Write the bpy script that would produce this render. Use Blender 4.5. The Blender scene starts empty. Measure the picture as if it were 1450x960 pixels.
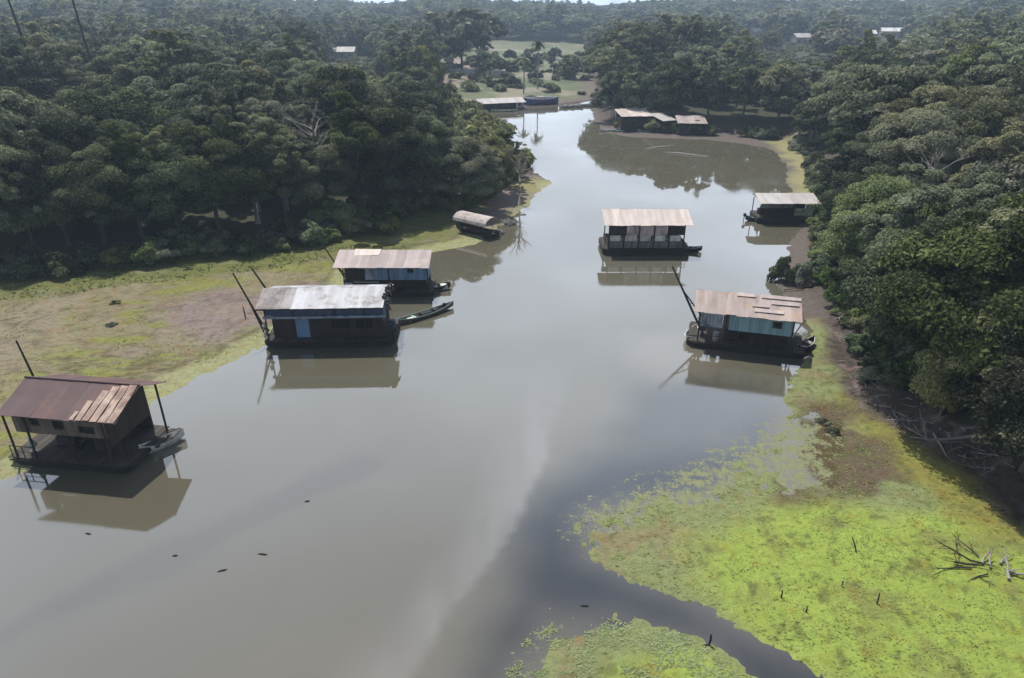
import bpy, math, random
import numpy as np
from math import sin, cos, pi, radians, atan, atan2, sqrt
from mathutils import Vector, Matrix

random.seed(7)
RNG = np.random.default_rng(11)
C = bpy.context.scene.collection
scene = bpy.context.scene

# ------------------------------------------------------------------ survey of the site (a drone view 30 m above the river)
CAM_H = 30.0
FOC = 966.0
PITCH = atan(474 / 966)


def G(px, py, z=0.0):
    """photo pixel -> the point of the level z it shows"""
    u = (px - 725) / FOC
    v = (480 - py) / FOC
    dx, dy, dz = u, cos(PITCH) + v * sin(PITCH), -sin(PITCH) + v * cos(PITCH)
    t = (z - CAM_H) / dz
    return Vector((dx * t, dy * t, z))


def poly(pts, z=0.0):
    return np.array([G(x, y, z)[:2] for x, y in pts])


# ------------------------------------------------------------------ noise
def _hash(ix, iy, seed):
    h = (ix * 374761393 + iy * 668265263 + seed * 1442695041) & 0xFFFFFFFF
    h = ((h ^ (h >> 13)) * 1274126177) & 0xFFFFFFFF
    return ((h ^ (h >> 16)) & 0xFFFF) / 65535.0


def vnoise(x, y, seed=0):
    ix = np.floor(x).astype(np.int64); iy = np.floor(y).astype(np.int64)
    fx = x - ix; fy = y - iy
    fx = fx * fx * (3 - 2 * fx); fy = fy * fy * (3 - 2 * fy)
    a = _hash(ix, iy, seed); b = _hash(ix + 1, iy, seed)
    c = _hash(ix, iy + 1, seed); d = _hash(ix + 1, iy + 1, seed)
    return (a + (b - a) * fx) * (1 - fy) + (c + (d - c) * fx) * fy


def fbm(x, y, s, seed=0, octv=4, gain=0.5):
    """-1..1, feature size s metres"""
    r = np.zeros_like(x); amp = 1.0; tot = 0.0; f = 1.0 / s
    for o in range(octv):
        r += amp * (2 * vnoise(x * f + 17.3 * o, y * f - 9.1 * o, seed + o) - 1)
        tot += amp; amp *= gain; f *= 2.03
    return r / tot


def sdist(P, x, y):
    """signed distance to polygon P, positive inside"""
    d2 = np.full(x.shape, 1e18); ins = np.zeros(x.shape, bool)
    n = len(P)
    for i in range(n):
        ax, ay = P[i]; bx, by = P[(i + 1) % n]
        ex, ey = bx - ax, by - ay
        t = np.clip(((x - ax) * ex + (y - ay) * ey) / (ex * ex + ey * ey + 1e-12), 0, 1)
        d2 = np.minimum(d2, (x - ax - t * ex) ** 2 + (y - ay - t * ey) ** 2)
        if ay != by:
            c = ((ay > y) != (by > y)) & (x < (bx - ax) * (y - ay) / (by - ay) + ax)
            ins ^= c
    d = np.sqrt(d2)
    return np.where(ins, d, -d)


def linedist(P, x, y):
    d2 = np.full(x.shape, 1e18)
    for i in range(len(P) - 1):
        ax, ay = P[i]; bx, by = P[i + 1]
        ex, ey = bx - ax, by - ay
        t = np.clip(((x - ax) * ex + (y - ay) * ey) / (ex * ex + ey * ey + 1e-12), 0, 1)
        d2 = np.minimum(d2, (x - ax - t * ex) ** 2 + (y - ay - t * ey) ** 2)
    return np.sqrt(d2)


def sstep(a, b, v):
    t = np.clip((v - a) / (b - a), 0, 1)
    return t * t * (3 - 2 * t)


# ------------------------------------------------------------------ shore lines read off the photograph
LEFT = poly([(-900, 800), (-300, 715), (-60, 690), (0, 668), (60, 640), (120, 604), (180, 572), (235, 541), (290, 519), (330, 499),
             (375, 477), (400, 466), (440, 442), (478, 412), (490, 385), (560, 364), (600, 353), (640, 347), (660, 341),
             (690, 322), (712, 306), (733, 292), (748, 274), (766, 257), (754, 250), (740, 243), (728, 225), (712, 200),
             (700, 182), (685, 168), (672, 156), (735, 152), (790, 147), (835, 142), (846, 134),
             (840, 110), (850, 60), (900, 12), (-900, 12)])
RIGHT = poly([(838, 120), (845, 150), (850, 172), (866, 187), (900, 193), (1000, 196), (1060, 203), (1095, 208), (1112, 217),
              (1125, 235), (1129, 255), (1133, 275), (1152, 296), (1150, 318), (1142, 345), (1128, 375), (1120, 402),
              (1138, 440), (1152, 470), (1154, 492), (1140, 520), (1118, 545), (1112, 590), (1122, 612),
              (1060, 645), (1000, 688), (930, 713), (850, 720), (814, 737), (816, 762), (835, 790), (870, 810), (900, 823),
              (985, 853), (1040, 879), (1100, 917), (1180, 960), (1260, 1010), (1400, 1100), (2600, 1100), (2600, 12), (900, 12),
              (860, 60)])
ISLE = poly([(745, 905), (758, 886), (775, 872), (820, 872), (870, 876), (920, 884), (960, 896), (1010, 922), (1075, 962), (1150, 1040),
             (1100, 1300), (640, 1300), (690, 1010), (715, 950)])
FOREST_L = poly([(-900, 520), (-200, 440), (0, 407), (100, 398), (200, 384), (300, 370), (380, 360), (430, 350), (480, 343), (560, 331),
                 (640, 308), (680, 287), (715, 266), (738, 250), (726, 232), (710, 204), (698, 184), (684, 168), (664, 152),
                 (622, 133), (612, 104), (660, 84), (700, 66), (850, 62), (850, 12), (-900, 12)])
FOREST_R = poly([(838, 62), (846, 148), (856, 172), (900, 181), (1000, 188), (1085, 194), (1130, 204), (1160, 235), (1162, 280), (1165, 340),
                 (1162, 400), (1185, 450), (1190, 500), (1215, 560), (1275, 605), (1335, 645), (1400, 690), (1450, 735), (1600, 850),
                 (2600, 1010), (2600, 12), (850, 12)])
BRIGHT = poly([(1010, 770), (1060, 740), (1150, 715), (1300, 725), (1400, 745), (1500, 790), (1700, 900), (1600, 1100), (1200, 980), (1090, 900),
               (1000, 850)])
BRIGHT2 = poly([(900, 930), (960, 912), (1010, 930), (1080, 980), (1000, 1050), (860, 1050), (870, 950)])
SHALLOW = poly([(1122, 600), (1150, 575), (1215, 590), (1250, 640), (1290, 690), (1240, 715), (1170, 700), (1110, 705), (1095, 660)])
OLIVE = poly([(1190, 560), (1270, 590), (1340, 640), (1450, 715), (1600, 800), (1500, 800), (1330, 720), (1250, 670), (1200, 610)])
FRINGE = poly([(800, 745), (880, 690), (1000, 640), (1100, 590), (1180, 600), (1180, 690), (1080, 730), (960, 750), (870, 770)])
FRINGE2 = poly([(680, 1010), (735, 880), (790, 862), (880, 868), (870, 895), (790, 915), (760, 1000)])
PALEMUD = poly([(235, 440), (300, 418), (385, 415), (440, 400), (450, 425), (380, 470), (310, 488), (250, 480), (190, 500)])
SANDY = poly([(-200, 460), (0, 440), (90, 430), (100, 470), (60, 530), (0, 560), (-200, 640)])
EARTH = poly([(620, 92), (680, 98), (695, 108), (680, 122), (640, 128), (612, 120)])
CLEAR = poly([(608, 100), (700, 64), (850, 60), (852, 140), (740, 160), (660, 150)])
SPIT = poly([(676, 288), (735, 252), (770, 250), (740, 296), (700, 322), (672, 318)])
BEACH_R = poly([(1088, 200), (1130, 198), (1165, 235), (1165, 300), (1125, 280), (1120, 235)])


def land_sd(x, y):
    return np.maximum(np.maximum(sdist(LEFT, x, y), sdist(RIGHT, x, y)), sdist(ISLE, x, y))


def ground_z(x, y, detail=True):
    x = np.asarray(x, float); y = np.asarray(y, float)
    sl = sdist(LEFT, x, y); sr = np.maximum(sdist(RIGHT, x, y), sdist(ISLE, x, y))
    d = np.maximum(sl, sr)
    fo = np.maximum(sdist(FOREST_L, x, y), sdist(FOREST_R, x, y))
    right = (sr > sl)
    r = np.hypot(x, y)
    flat = 0.05 + 0.030 * np.clip(d, -20, 40)
    near_r = right & (r < 75)
    fr_ = np.maximum(sstep(-3, 2, sdist(FRINGE, x, y)), sstep(-1, 0.8, sdist(FRINGE2, x, y)))
    n1 = fbm(x, y, 3.2, 3); n2 = fbm(x, y, 0.7, 9, 3)
    flat = np.where(near_r, 0.01 + (0.07 - 0.052 * fr_) * np.clip(d, -30, 2.5) + 0.02 * np.clip(d - 2.5, 0, 12) + (0.02 + 0.04 * fr_) * n1 + (0.026 + 0.042 * fr_) * n2 + 0.02 * fbm(x, y, 0.28, 15, 2) - 0.035 * fr_,
                    flat + 0.03 * n1 + 0.02 * n2)
    flat = np.where(d > 3.0, np.maximum(flat, 0.02 + 0.02 * n2), flat)
    flat = flat - np.where(right, 0.13, 0) * sstep(-0.8, 1.2, sdist(SHALLOW, x, y) + 0.9 * n1)
    flat = np.where(d < -4.0, np.minimum(flat, -0.4), flat)
    hill = np.where(right, 0.35, 0.16) * np.clip(fo, 0, 7) + 0.035 * np.clip(fo - 7, 0, 230)
    az_ = x / np.maximum(y, 1.0)
    val = np.maximum(sstep(190, 320, r) * sstep(0.66, 0.55, az_) * (az_ > 0.1), sstep(150, 260, r) * sstep(0.13, 0.05, np.abs(az_ + 0.23)))
    cap = 9.0 - 6.5 * val
    far = sstep(420, 1000, r) * np.where(fo > 0, 9.0, 6.0) * (1 + 0.38 * sstep(0.03, 0.10, np.abs(x / np.maximum(y, 1.0) + 0.02) - 0.13))
    hz = 2.2 * fbm(x, y, 90, 21, 3) * sstep(8, 60, fo)
    z = flat + np.minimum(hill, cap) + far * (1 - 0.6 * val * sstep(900, 600, r)) + hz
    cl = sdist(CLEAR, x, y)
    z = np.where((cl > 0) & (fo <= 0), np.clip(0.06 * d, 0, 5) + 0.25 * n1 + 0.15, z)
    z = np.where(d < -4.0, np.minimum(z, -0.4), z)
    return z


def gz(x, y):
    return float(ground_z(np.array([x]), np.array([y]))[0])


def GT(px, py):
    """point of the ground surface seen at a photo pixel"""
    p = G(px, py, 0)
    for _ in range(8):
        p = G(px, py, gz(p.x, p.y))
    return p


# ------------------------------------------------------------------ object helpers
def link(o):
    C.objects.link(o); return o


def mesh_np(name, V, F, tint=None, smooth=False):
    """V (n,3), F (m,4) or (m,3)"""
    V = np.ascontiguousarray(V, dtype=np.float32); F = np.ascontiguousarray(F, dtype=np.int32)
    me = bpy.data.meshes.new(name)
    me.vertices.add(len(V)); me.vertices.foreach_set('co', V.ravel())
    m, k = F.shape
    me.loops.add(m * k); me.loops.foreach_set('vertex_index', F.ravel())
    me.polygons.add(m)
    me.polygons.foreach_set('loop_start', np.arange(0, m * k, k, dtype=np.int32))
    me.polygons.foreach_set('loop_total', np.full(m, k, dtype=np.int32))
    if smooth:
        me.polygons.foreach_set('use_smooth', np.ones(m, dtype=bool))
    me.update(calc_edges=True)
    if tint is not None:
        a = me.attributes.new('tint', 'FLOAT', 'POINT')
        a.data.foreach_set('value', np.ascontiguousarray(tint, dtype=np.float32))
    me.validate()
    return me


class MB:
    """collects boxes, bars, tubes, prisms of ONE part"""
    def __init__(s):
        s.v = []; s.f = []; s.t = []; s.tint = 0.5

    def add(s, vs, fs):
        b = len(s.v)
        s.v += [tuple(v) for v in vs]; s.t += [s.tint] * len(vs)
        s.f += [tuple(i + b for i in f) for f in fs]
        return s

    def box(s, x0, x1, y0, y1, z0, z1):
        return s.add([(x0, y0, z0), (x1, y0, z0), (x1, y1, z0), (x0, y1, z0), (x0, y0, z1), (x1, y0, z1), (x1, y1, z1), (x0, y1, z1)],
                     [(3, 2, 1, 0), (4, 5, 6, 7), (0, 1, 5, 4), (1, 2, 6, 5), (2, 3, 7, 6), (3, 0, 4, 7)])

    def hexa(s, p):
        return s.add(p, [(3, 2, 1, 0), (4, 5, 6, 7), (0, 1, 5, 4), (1, 2, 6, 5), (2, 3, 7, 6), (3, 0, 4, 7)])

    def tube(s, pts, rad, n=6, caps=True):
        pts = [Vector(p) for p in pts]
        if not hasattr(rad, '__len__'): rad = [rad] * len(pts)
        rings = []
        for i, p in enumerate(pts):
            a = pts[max(i - 1, 0)]; b = pts[min(i + 1, len(pts) - 1)]
            t = (b - a).normalized()
            u = t.cross(Vector((0, 0, 1)))
            if u.length < 0.05: u = t.cross(Vector((1, 0, 0)))
            u.normalize(); w = t.cross(u)
            rings.append([p + rad[i] * (cos(2 * pi * k / n) * u + sin(2 * pi * k / n) * w) for k in range(n)])
        vs = [q for r in rings for q in r]; fs = []
        for i in range(len(pts) - 1):
            for k in range(n):
                k2 = (k + 1) % n
                fs.append((i * n + k, i * n + k2, (i + 1) * n + k2, (i + 1) * n + k))
        if caps:
            fs.append(tuple(range(n))); fs.append(tuple((len(pts) - 1) * n + k for k in reversed(range(n))))
        return s.add(vs, fs)

    def sheet(s, grid, th=0.03):
        """grid: rows of points -> a slab of thickness th"""
        r = len(grid); c = len(grid[0])
        top = [Vector(p) for row in grid for p in row]
        bot = [p - Vector((0, 0, th)) for p in top]
        fs = []
        N = r * c
        for i in range(r - 1):
            for j in range(c - 1):
                a, b, d, e = i * c + j, i * c + j + 1, (i + 1) * c + j + 1, (i + 1) * c + j
                fs.append((a, b, d, e)); fs.append((N + e, N + d, N + b, N + a))
        edge = [j for j in range(c)] + [i * c + c - 1 for i in range(1, r)] + [(r - 1) * c + j for j in range(c - 2, -1, -1)] + [i * c for i in range(r - 2, 0, -1)]
        for k in range(len(edge)):
            a = edge[k]; b = edge[(k + 1) % len(edge)]
            fs.append((b, a, N + a, N + b))
        return s.add(top + bot, fs)

    def build(s, name, mat, parent=None, loc=None, rz=0.0, bevel=0.0, smooth=False):
        me = bpy.data.meshes.new(name)
        me.from_pydata(s.v, [], s.f)
        a = me.attributes.new('tint', 'FLOAT', 'POINT'); a.data.foreach_set('value', s.t)
        if smooth:
            me.polygons.foreach_set('use_smooth', [True] * len(me.polygons))
        me.update()
        me.materials.append(mat)
        o = link(bpy.data.objects.new(name, me))
        if parent: o.parent = parent
        if loc is not None: o.location = loc
        o.rotation_euler.z = rz
        if bevel:
            b = o.modifiers.new('bevel', 'BEVEL'); b.width = bevel; b.segments = 1; b.limit_method = 'ANGLE'
        return o


def tag(o, label, cat, group=None):
    o['label'] = label; o['category'] = cat
    if group: o['group'] = group
    return o


def thing(name, label, cat, loc, rz=0.0, group=None):
    o = link(bpy.data.objects.new(name, None))
    o.empty_display_size = 0.3
    o.location = loc; o.rotation_euler.z = rz
    return tag(o, label, cat, group)


def structure(o):
    o['kind'] = 'structure'; return o


def stuff(o, label, cat):
    o['kind'] = 'stuff'; return tag(o, label, cat)


# ------------------------------------------------------------------ materials
class NT:
    def __init__(s, name):
        s.m = bpy.data.materials.new(name); s.m.use_nodes = True
        s.t = s.m.node_tree; s.t.nodes.clear()
        s.out = s.n('ShaderNodeOutputMaterial')

    def n(s, typ, **kw):
        nd = s.t.nodes.new(typ)
        for k, v in kw.items():
            if k.startswith('_'): setattr(nd, k[1:], v)
            else: nd.inputs[k.replace('__', ' ')].default_value = v
        return nd

    def l(s, a, b): s.t.links.new(a, b)

    def coord(s, kind='Object', scale=(1, 1, 1)):
        tc = s.n('ShaderNodeTexCoord'); mp = s.n('ShaderNodeMapping'); mp.inputs['Scale'].default_value = scale
        s.l(tc.outputs[kind], mp.inputs['Vector']); return mp.outputs[0]

    def noise(s, vec, scale, detail=5, rough=0.6):
        nd = s.n('ShaderNodeTexNoise'); nd.inputs['Scale'].default_value = scale; nd.inputs['Detail'].default_value = detail
        nd.inputs['Roughness'].default_value = rough
        if vec is not None: s.l(vec, nd.inputs['Vector'])
        return nd.outputs['Fac']

    def ramp(s, fac, stops):
        r = s.n('ShaderNodeValToRGB'); e = r.color_ramp.elements
        while len(e) < len(stops): e.new(0.5)
        for el, (p, c) in zip(e, stops):
            el.position = p; el.color = (*c, 1) if len(c) == 3 else c
        s.l(fac, r.inputs[0]); return r.outputs[0]

    def mix(s, fac, a, b, mode='MIX'):
        m = s.n('ShaderNodeMix', _data_type='RGBA', _blend_type=mode)
        for sock, v in ((m.inputs[0], fac), (m.inputs[6], a), (m.inputs[7], b)):
            if hasattr(v, 'is_linked'): s.l(v, sock)
            elif isinstance(v, (int, float)): sock.default_value = v
            else: sock.default_value = (*v, 1)
        return m.outputs[2]

    def math(s, op, a, b=0.0):
        m = s.n('ShaderNodeMath', _operation=op)
        for sock, v in ((m.inputs[0], a), (m.inputs[1], b)):
            if hasattr(v, 'is_linked'): s.l(v, sock)
            else: sock.default_value = v
        return m.outputs[0]

    def attr(s, name, out='Fac'):
        a = s.n('ShaderNodeAttribute'); a.attribute_name = name; return a.outputs[out]

    def bsdf(s, color, rough=0.8, spec=0.3, metal=0.0, bump=None, bstr=0.3, bdist=0.05):
        b = s.n('ShaderNodeBsdfPrincipled')
        for sock, v in ((b.inputs['Base Color'], color), (b.inputs['Roughness'], rough), (b.inputs['Metallic'], metal)):
            if hasattr(v, 'is_linked'): s.l(v, sock)
            elif isinstance(v, (int, float)): sock.default_value = v
            else: sock.default_value = (*v, 1)
        b.inputs['Specular IOR Level'].default_value = spec
        if bump is not None:
            bp = s.n('ShaderNodeBump', Strength=bstr, Distance=bdist)
            s.l(bump, bp.inputs['Height']); s.l(bp.outputs[0], b.inputs['Normal'])
        return b

    def done(s, sh):
        s.l(sh.outputs[0], s.out.inputs['Surface']); return s.m


def mat_plain(name, a, b, scale=2.0, rough=0.8, stretch=(1, 1, 1), spec=0.3, bstr=0.25, dirt=None):
    t = NT(name); v = t.coord('Object', stretch)
    c = t.mix(t.noise(v, scale), a, b)
    if dirt is not None:
        c = t.mix(t.ramp(t.noise(v, scale * 0.37, 6, 0.7), [(0.45, (0, 0, 0)), (0.68, (1, 1, 1))]), c, dirt)
    tn = t.attr('tint')
    k = t.math('ADD', t.math('MULTIPLY', tn, 0.9), 0.55)
    c = t.mix(1.0, c, t.mix(1.0, (1, 1, 1), (1, 1, 1)), 'MULTIPLY')
    vm = t.n('ShaderNodeVectorMath', _operation='SCALE'); t.l(c, vm.inputs[0]); t.l(k, vm.inputs['Scale'])
    return t.done(t.bsdf(vm.outputs[0], rough, spec, bump=t.noise(v, scale * 4), bstr=bstr, bdist=0.03))


def mat_tin(name, clean, stain, rust, amount, rough=0.5, metal=0.0):
    """corrugated sheet: clean metal, stains along the fall, rust in patches"""
    t = NT(name)
    v = t.coord('Object'); vs = t.coord('Object', (1.0, 0.16, 0.16))
    st = t.ramp(t.noise(vs, 1.6, 6, 0.65), [(0.38, (0, 0, 0)), (0.66, (1, 1, 1))])
    ru = t.ramp(t.noise(v, 0.55, 8, 0.7), [(amount, (1, 1, 1)), (amount + 0.12, (0, 0, 0))])
    c = t.mix(st, clean, stain); c = t.mix(ru, c, rust)
    k = t.math('ADD', t.math('MULTIPLY', t.attr('tint'), 0.7), 0.65)
    vm = t.n('ShaderNodeVectorMath', _operation='SCALE'); t.l(c, vm.inputs[0]); t.l(k, vm.inputs['Scale'])
    w = t.n('ShaderNodeTexWave', _wave_type='BANDS', _bands_direction='X'); w.inputs['Scale'].default_value = 3.2
    w.inputs['Distortion'].default_value = 0.0
    t.l(v, w.inputs['Vector'])
    return t.done(t.bsdf(vm.outputs[0], rough, 0.4, metal, bump=w.outputs['Fac'], bstr=0.5, bdist=0.02))


M = {}
M['hull'] = mat_plain('tarred_timber', (0.016, 0.014, 0.014), (0.045, 0.04, 0.036), 3.0, 0.75, (0.3, 1, 2))
M['deck'] = mat_plain('weathered_deck', (0.035, 0.03, 0.026), (0.085, 0.075, 0.065), 4.0, 0.85, (0.3, 3, 1))
M['darkwood'] = mat_plain('dark_timber', (0.025, 0.02, 0.018), (0.07, 0.055, 0.045), 4.0, 0.85, (4, 1, 0.3))
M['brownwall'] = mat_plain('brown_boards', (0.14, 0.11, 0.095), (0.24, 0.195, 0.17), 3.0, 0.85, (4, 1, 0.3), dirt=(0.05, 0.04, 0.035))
M['bluewall'] = mat_plain('faded_blue_boards', (0.15, 0.26, 0.40), (0.21, 0.35, 0.52), 3.0, 0.7, (4, 1, 0.3), dirt=(0.08, 0.13, 0.19))
M['turq'] = mat_plain('turquoise_boards', (0.24, 0.40, 0.47), (0.32, 0.50, 0.58), 3.0, 0.7, (4, 1, 0.3), dirt=(0.2, 0.3, 0.34))
M['navy'] = mat_plain('navy_paint', (0.045, 0.07, 0.135), (0.08, 0.12, 0.20), 3.0, 0.6, (4, 1, 0.3))
M['greyblue'] = mat_plain('grey_blue_paint', (0.27, 0.33, 0.42), (0.36, 0.43, 0.53), 3.0, 0.7, dirt=(0.07, 0.09, 0.12))
M['blueDoor'] = mat_plain('blue_door_paint', (0.16, 0.28, 0.46), (0.22, 0.36, 0.55), 2.0, 0.6)
M['pinkwall'] = mat_plain('pinkish_board', (0.66, 0.58, 0.59), (0.76, 0.69, 0.70), 2.0, 0.8, dirt=(0.25, 0.2, 0.2))
M['greywall'] = mat_plain('grey_boards', (0.22, 0.22, 0.22), (0.36, 0.35, 0.34), 3.0, 0.8, (4, 1, 0.3))
M['palegreen'] = mat_plain('pale_green_panel', (0.38, 0.44, 0.34), (0.50, 0.56, 0.44), 2.0, 0.7, dirt=(0.25, 0.27, 0.2))
M['white'] = mat_plain('old_white_paint', (0.62, 0.62, 0.60), (0.78, 0.78, 0.76), 2.0, 0.5, dirt=(0.35, 0.33, 0.3))
M['black'] = mat_plain('dark_opening', (0.006, 0.006, 0.007), (0.014, 0.014, 0.015), 2.0, 0.6)
M['steel'] = mat_plain('dark_steel', (0.03, 0.03, 0.032), (0.08, 0.07, 0.065), 5.0, 0.5)
M['rubber'] = mat_plain('rubber', (0.012, 0.012, 0.012), (0.03, 0.03, 0.03), 5.0, 0.7)
M['blueBoat'] = mat_plain('blue_boat_paint', (0.07, 0.12, 0.34), (0.11, 0.18, 0.44), 1.0, 0.6, dirt=(0.05, 0.06, 0.1))
M['canoe'] = mat_plain('weathered_canoe', (0.09, 0.085, 0.075), (0.20, 0.19, 0.165), 3.0, 0.8, (0.4, 2, 2))
M['bluegreen'] = mat_plain('pale_blue_green_paint', (0.25, 0.38, 0.36), (0.36, 0.50, 0.47), 3.0, 0.6)
M['thatch'] = mat_plain('pale_canvas', (0.40, 0.35, 0.33), (0.58, 0.52, 0.49), 3.0, 0.9, dirt=(0.25, 0.21, 0.2))
M['wood_dead'] = mat_plain('bleached_wood', (0.16, 0.145, 0.135), (0.38, 0.35, 0.33), 5.0, 0.9)
M['wood_wet'] = mat_plain('wet_dark_wood', (0.018, 0.015, 0.013), (0.06, 0.05, 0.042), 5.0, 0.7)
M['bark'] = mat_plain('bark', (0.05, 0.042, 0.036), (0.13, 0.115, 0.10), 3.0, 0.9, (1, 1, 0.3))
M['palebark'] = mat_plain('pale_bark', (0.20, 0.18, 0.165), (0.36, 0.33, 0.30), 3.0, 0.9, (1, 1, 0.3))
M['stone'] = mat_plain('grey_debris', (0.16, 0.155, 0.15), (0.36, 0.35, 0.34), 2.0, 0.9)
M['cloth'] = mat_plain('mixed_cloth', (0.3, 0.3, 0.3), (0.6, 0.6, 0.6), 3.0, 0.9)
M['redpaint'] = mat_plain('red_paint', (0.30, 0.05, 0.03), (0.40, 0.09, 0.05), 3.0, 0.7)
M['tin_red'] = mat_tin('rusty_red_tin', (0.105, 0.058, 0.058), (0.08, 0.046, 0.048), (0.15, 0.062, 0.046), 0.36, 0.6)
M['tin_patch'] = mat_tin('peeling_rust_tin', (0.33, 0.235, 0.19), (0.15, 0.085, 0.07), (0.42, 0.32, 0.26), 0.40, 0.75)
M['tin_bright'] = mat_tin('bright_tin', (0.49, 0.50, 0.53), (0.33, 0.33, 0.35), (0.22, 0.19, 0.18), 0.36, 0.5, 0.0)
M['tin_pink'] = mat_tin('pinkish_tin', (0.37, 0.31, 0.30), (0.28, 0.23, 0.22), (0.43, 0.36, 0.31), 0.36, 0.6)
M['tin_white'] = mat_tin('off_white_tin', (0.58, 0.51, 0.48), (0.44, 0.375, 0.34), (0.50, 0.40, 0.33), 0.35, 0.6)
M['tin_beige'] = mat_tin('beige_tin', (0.41, 0.335, 0.31), (0.29, 0.23, 0.205), (0.42, 0.27, 0.17), 0.35, 0.65)
M['tin_stain'] = mat_tin('stained_tin', (0.20, 0.175, 0.17), (0.33, 0.31, 0.31), (0.13, 0.105, 0.10), 0.42, 0.6)
M['tin_grey'] = mat_tin('grey_tin', (0.46, 0.44, 0.43), (0.34, 0.32, 0.31), (0.40, 0.34, 0.29), 0.34, 0.6)


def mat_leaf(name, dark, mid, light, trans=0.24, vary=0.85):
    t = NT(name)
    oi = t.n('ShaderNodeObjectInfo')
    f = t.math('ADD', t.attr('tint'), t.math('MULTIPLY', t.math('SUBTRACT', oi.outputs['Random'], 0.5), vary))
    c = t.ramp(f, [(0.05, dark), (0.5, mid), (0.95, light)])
    hs = t.n('ShaderNodeHueSaturation'); hs.inputs['Saturation'].default_value = 1.0
    rn = t.math('FRACT', t.math('MULTIPLY', oi.outputs['Random'], 7.31))
    t.l(t.math('ADD', t.math('MULTIPLY', rn, 0.07), 0.465), hs.inputs['Hue'])
    t.l(t.math('ADD', t.math('MULTIPLY', t.math('FRACT', t.math('MULTIPLY', oi.outputs['Random'], 13.7)), 0.5), 0.55), hs.inputs['Saturation'])
    t.l(c, hs.inputs['Color'])
    b = t.bsdf(hs.outputs[0], 0.7, 0.10)
    tr = t.n('ShaderNodeBsdfTranslucent'); t.l(hs.outputs[0], tr.inputs['Color'])
    mx = t.n('ShaderNodeMixShader'); mx.inputs[0].default_value = trans
    t.l(b.outputs[0], mx.inputs[1]); t.l(tr.outputs[0], mx.inputs[2])
    return t.done(mx)


M['leaf'] = mat_leaf('leaves', (0.018, 0.028, 0.008), (0.098, 0.126, 0.038), (0.25, 0.275, 0.105))
M['leaf_fresh'] = mat_leaf('fresh_leaves', (0.03, 0.06, 0.018), (0.085, 0.135, 0.032), (0.16, 0.21, 0.06), 0.25)
M['leaf_grey'] = mat_leaf('grey_green_leaves', (0.030, 0.038, 0.018), (0.125, 0.142, 0.068), (0.28, 0.29, 0.165))
M['weed'] = mat_leaf('water_weed', (0.15, 0.19, 0.045), (0.24, 0.30, 0.07), (0.34, 0.39, 0.13), 0.25, 0.0)


# ------------------------------------------------------------------ ground
def lines(segs):
    out = []
    for a, b, s in segs:
        n = max(1, int(round((b - a) / s)))
        out += list(np.linspace(a, b, n, endpoint=False))
    return out


def geo(a, b, s, g):
    out = []; x = a
    while x < b:
        out.append(x); x += s; s *= g
    return out + [b]


xl = geo(80, 3000, 1.0, 1.06)
XL = np.array(sorted(set([-v for v in xl] + lines([(-80, -4, 0.5), (-4, 36, 0.17), (36, 80, 0.5)]) + xl)))
YL = np.array(lines([(-60, 20, 4.0), (20, 60, 0.17), (60, 112, 0.45), (112, 260, 1.1)]) + geo(260, 3000, 1.6, 1.035))
gx, gy = np.meshgrid(XL, YL)
px_, py_ = gx.ravel(), gy.ravel()
zz = ground_z(px_, py_)


def mixc(col, m, c):
    return col * (1 - m[:, None]) + np.array(c)[None, :] * m[:, None]


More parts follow.
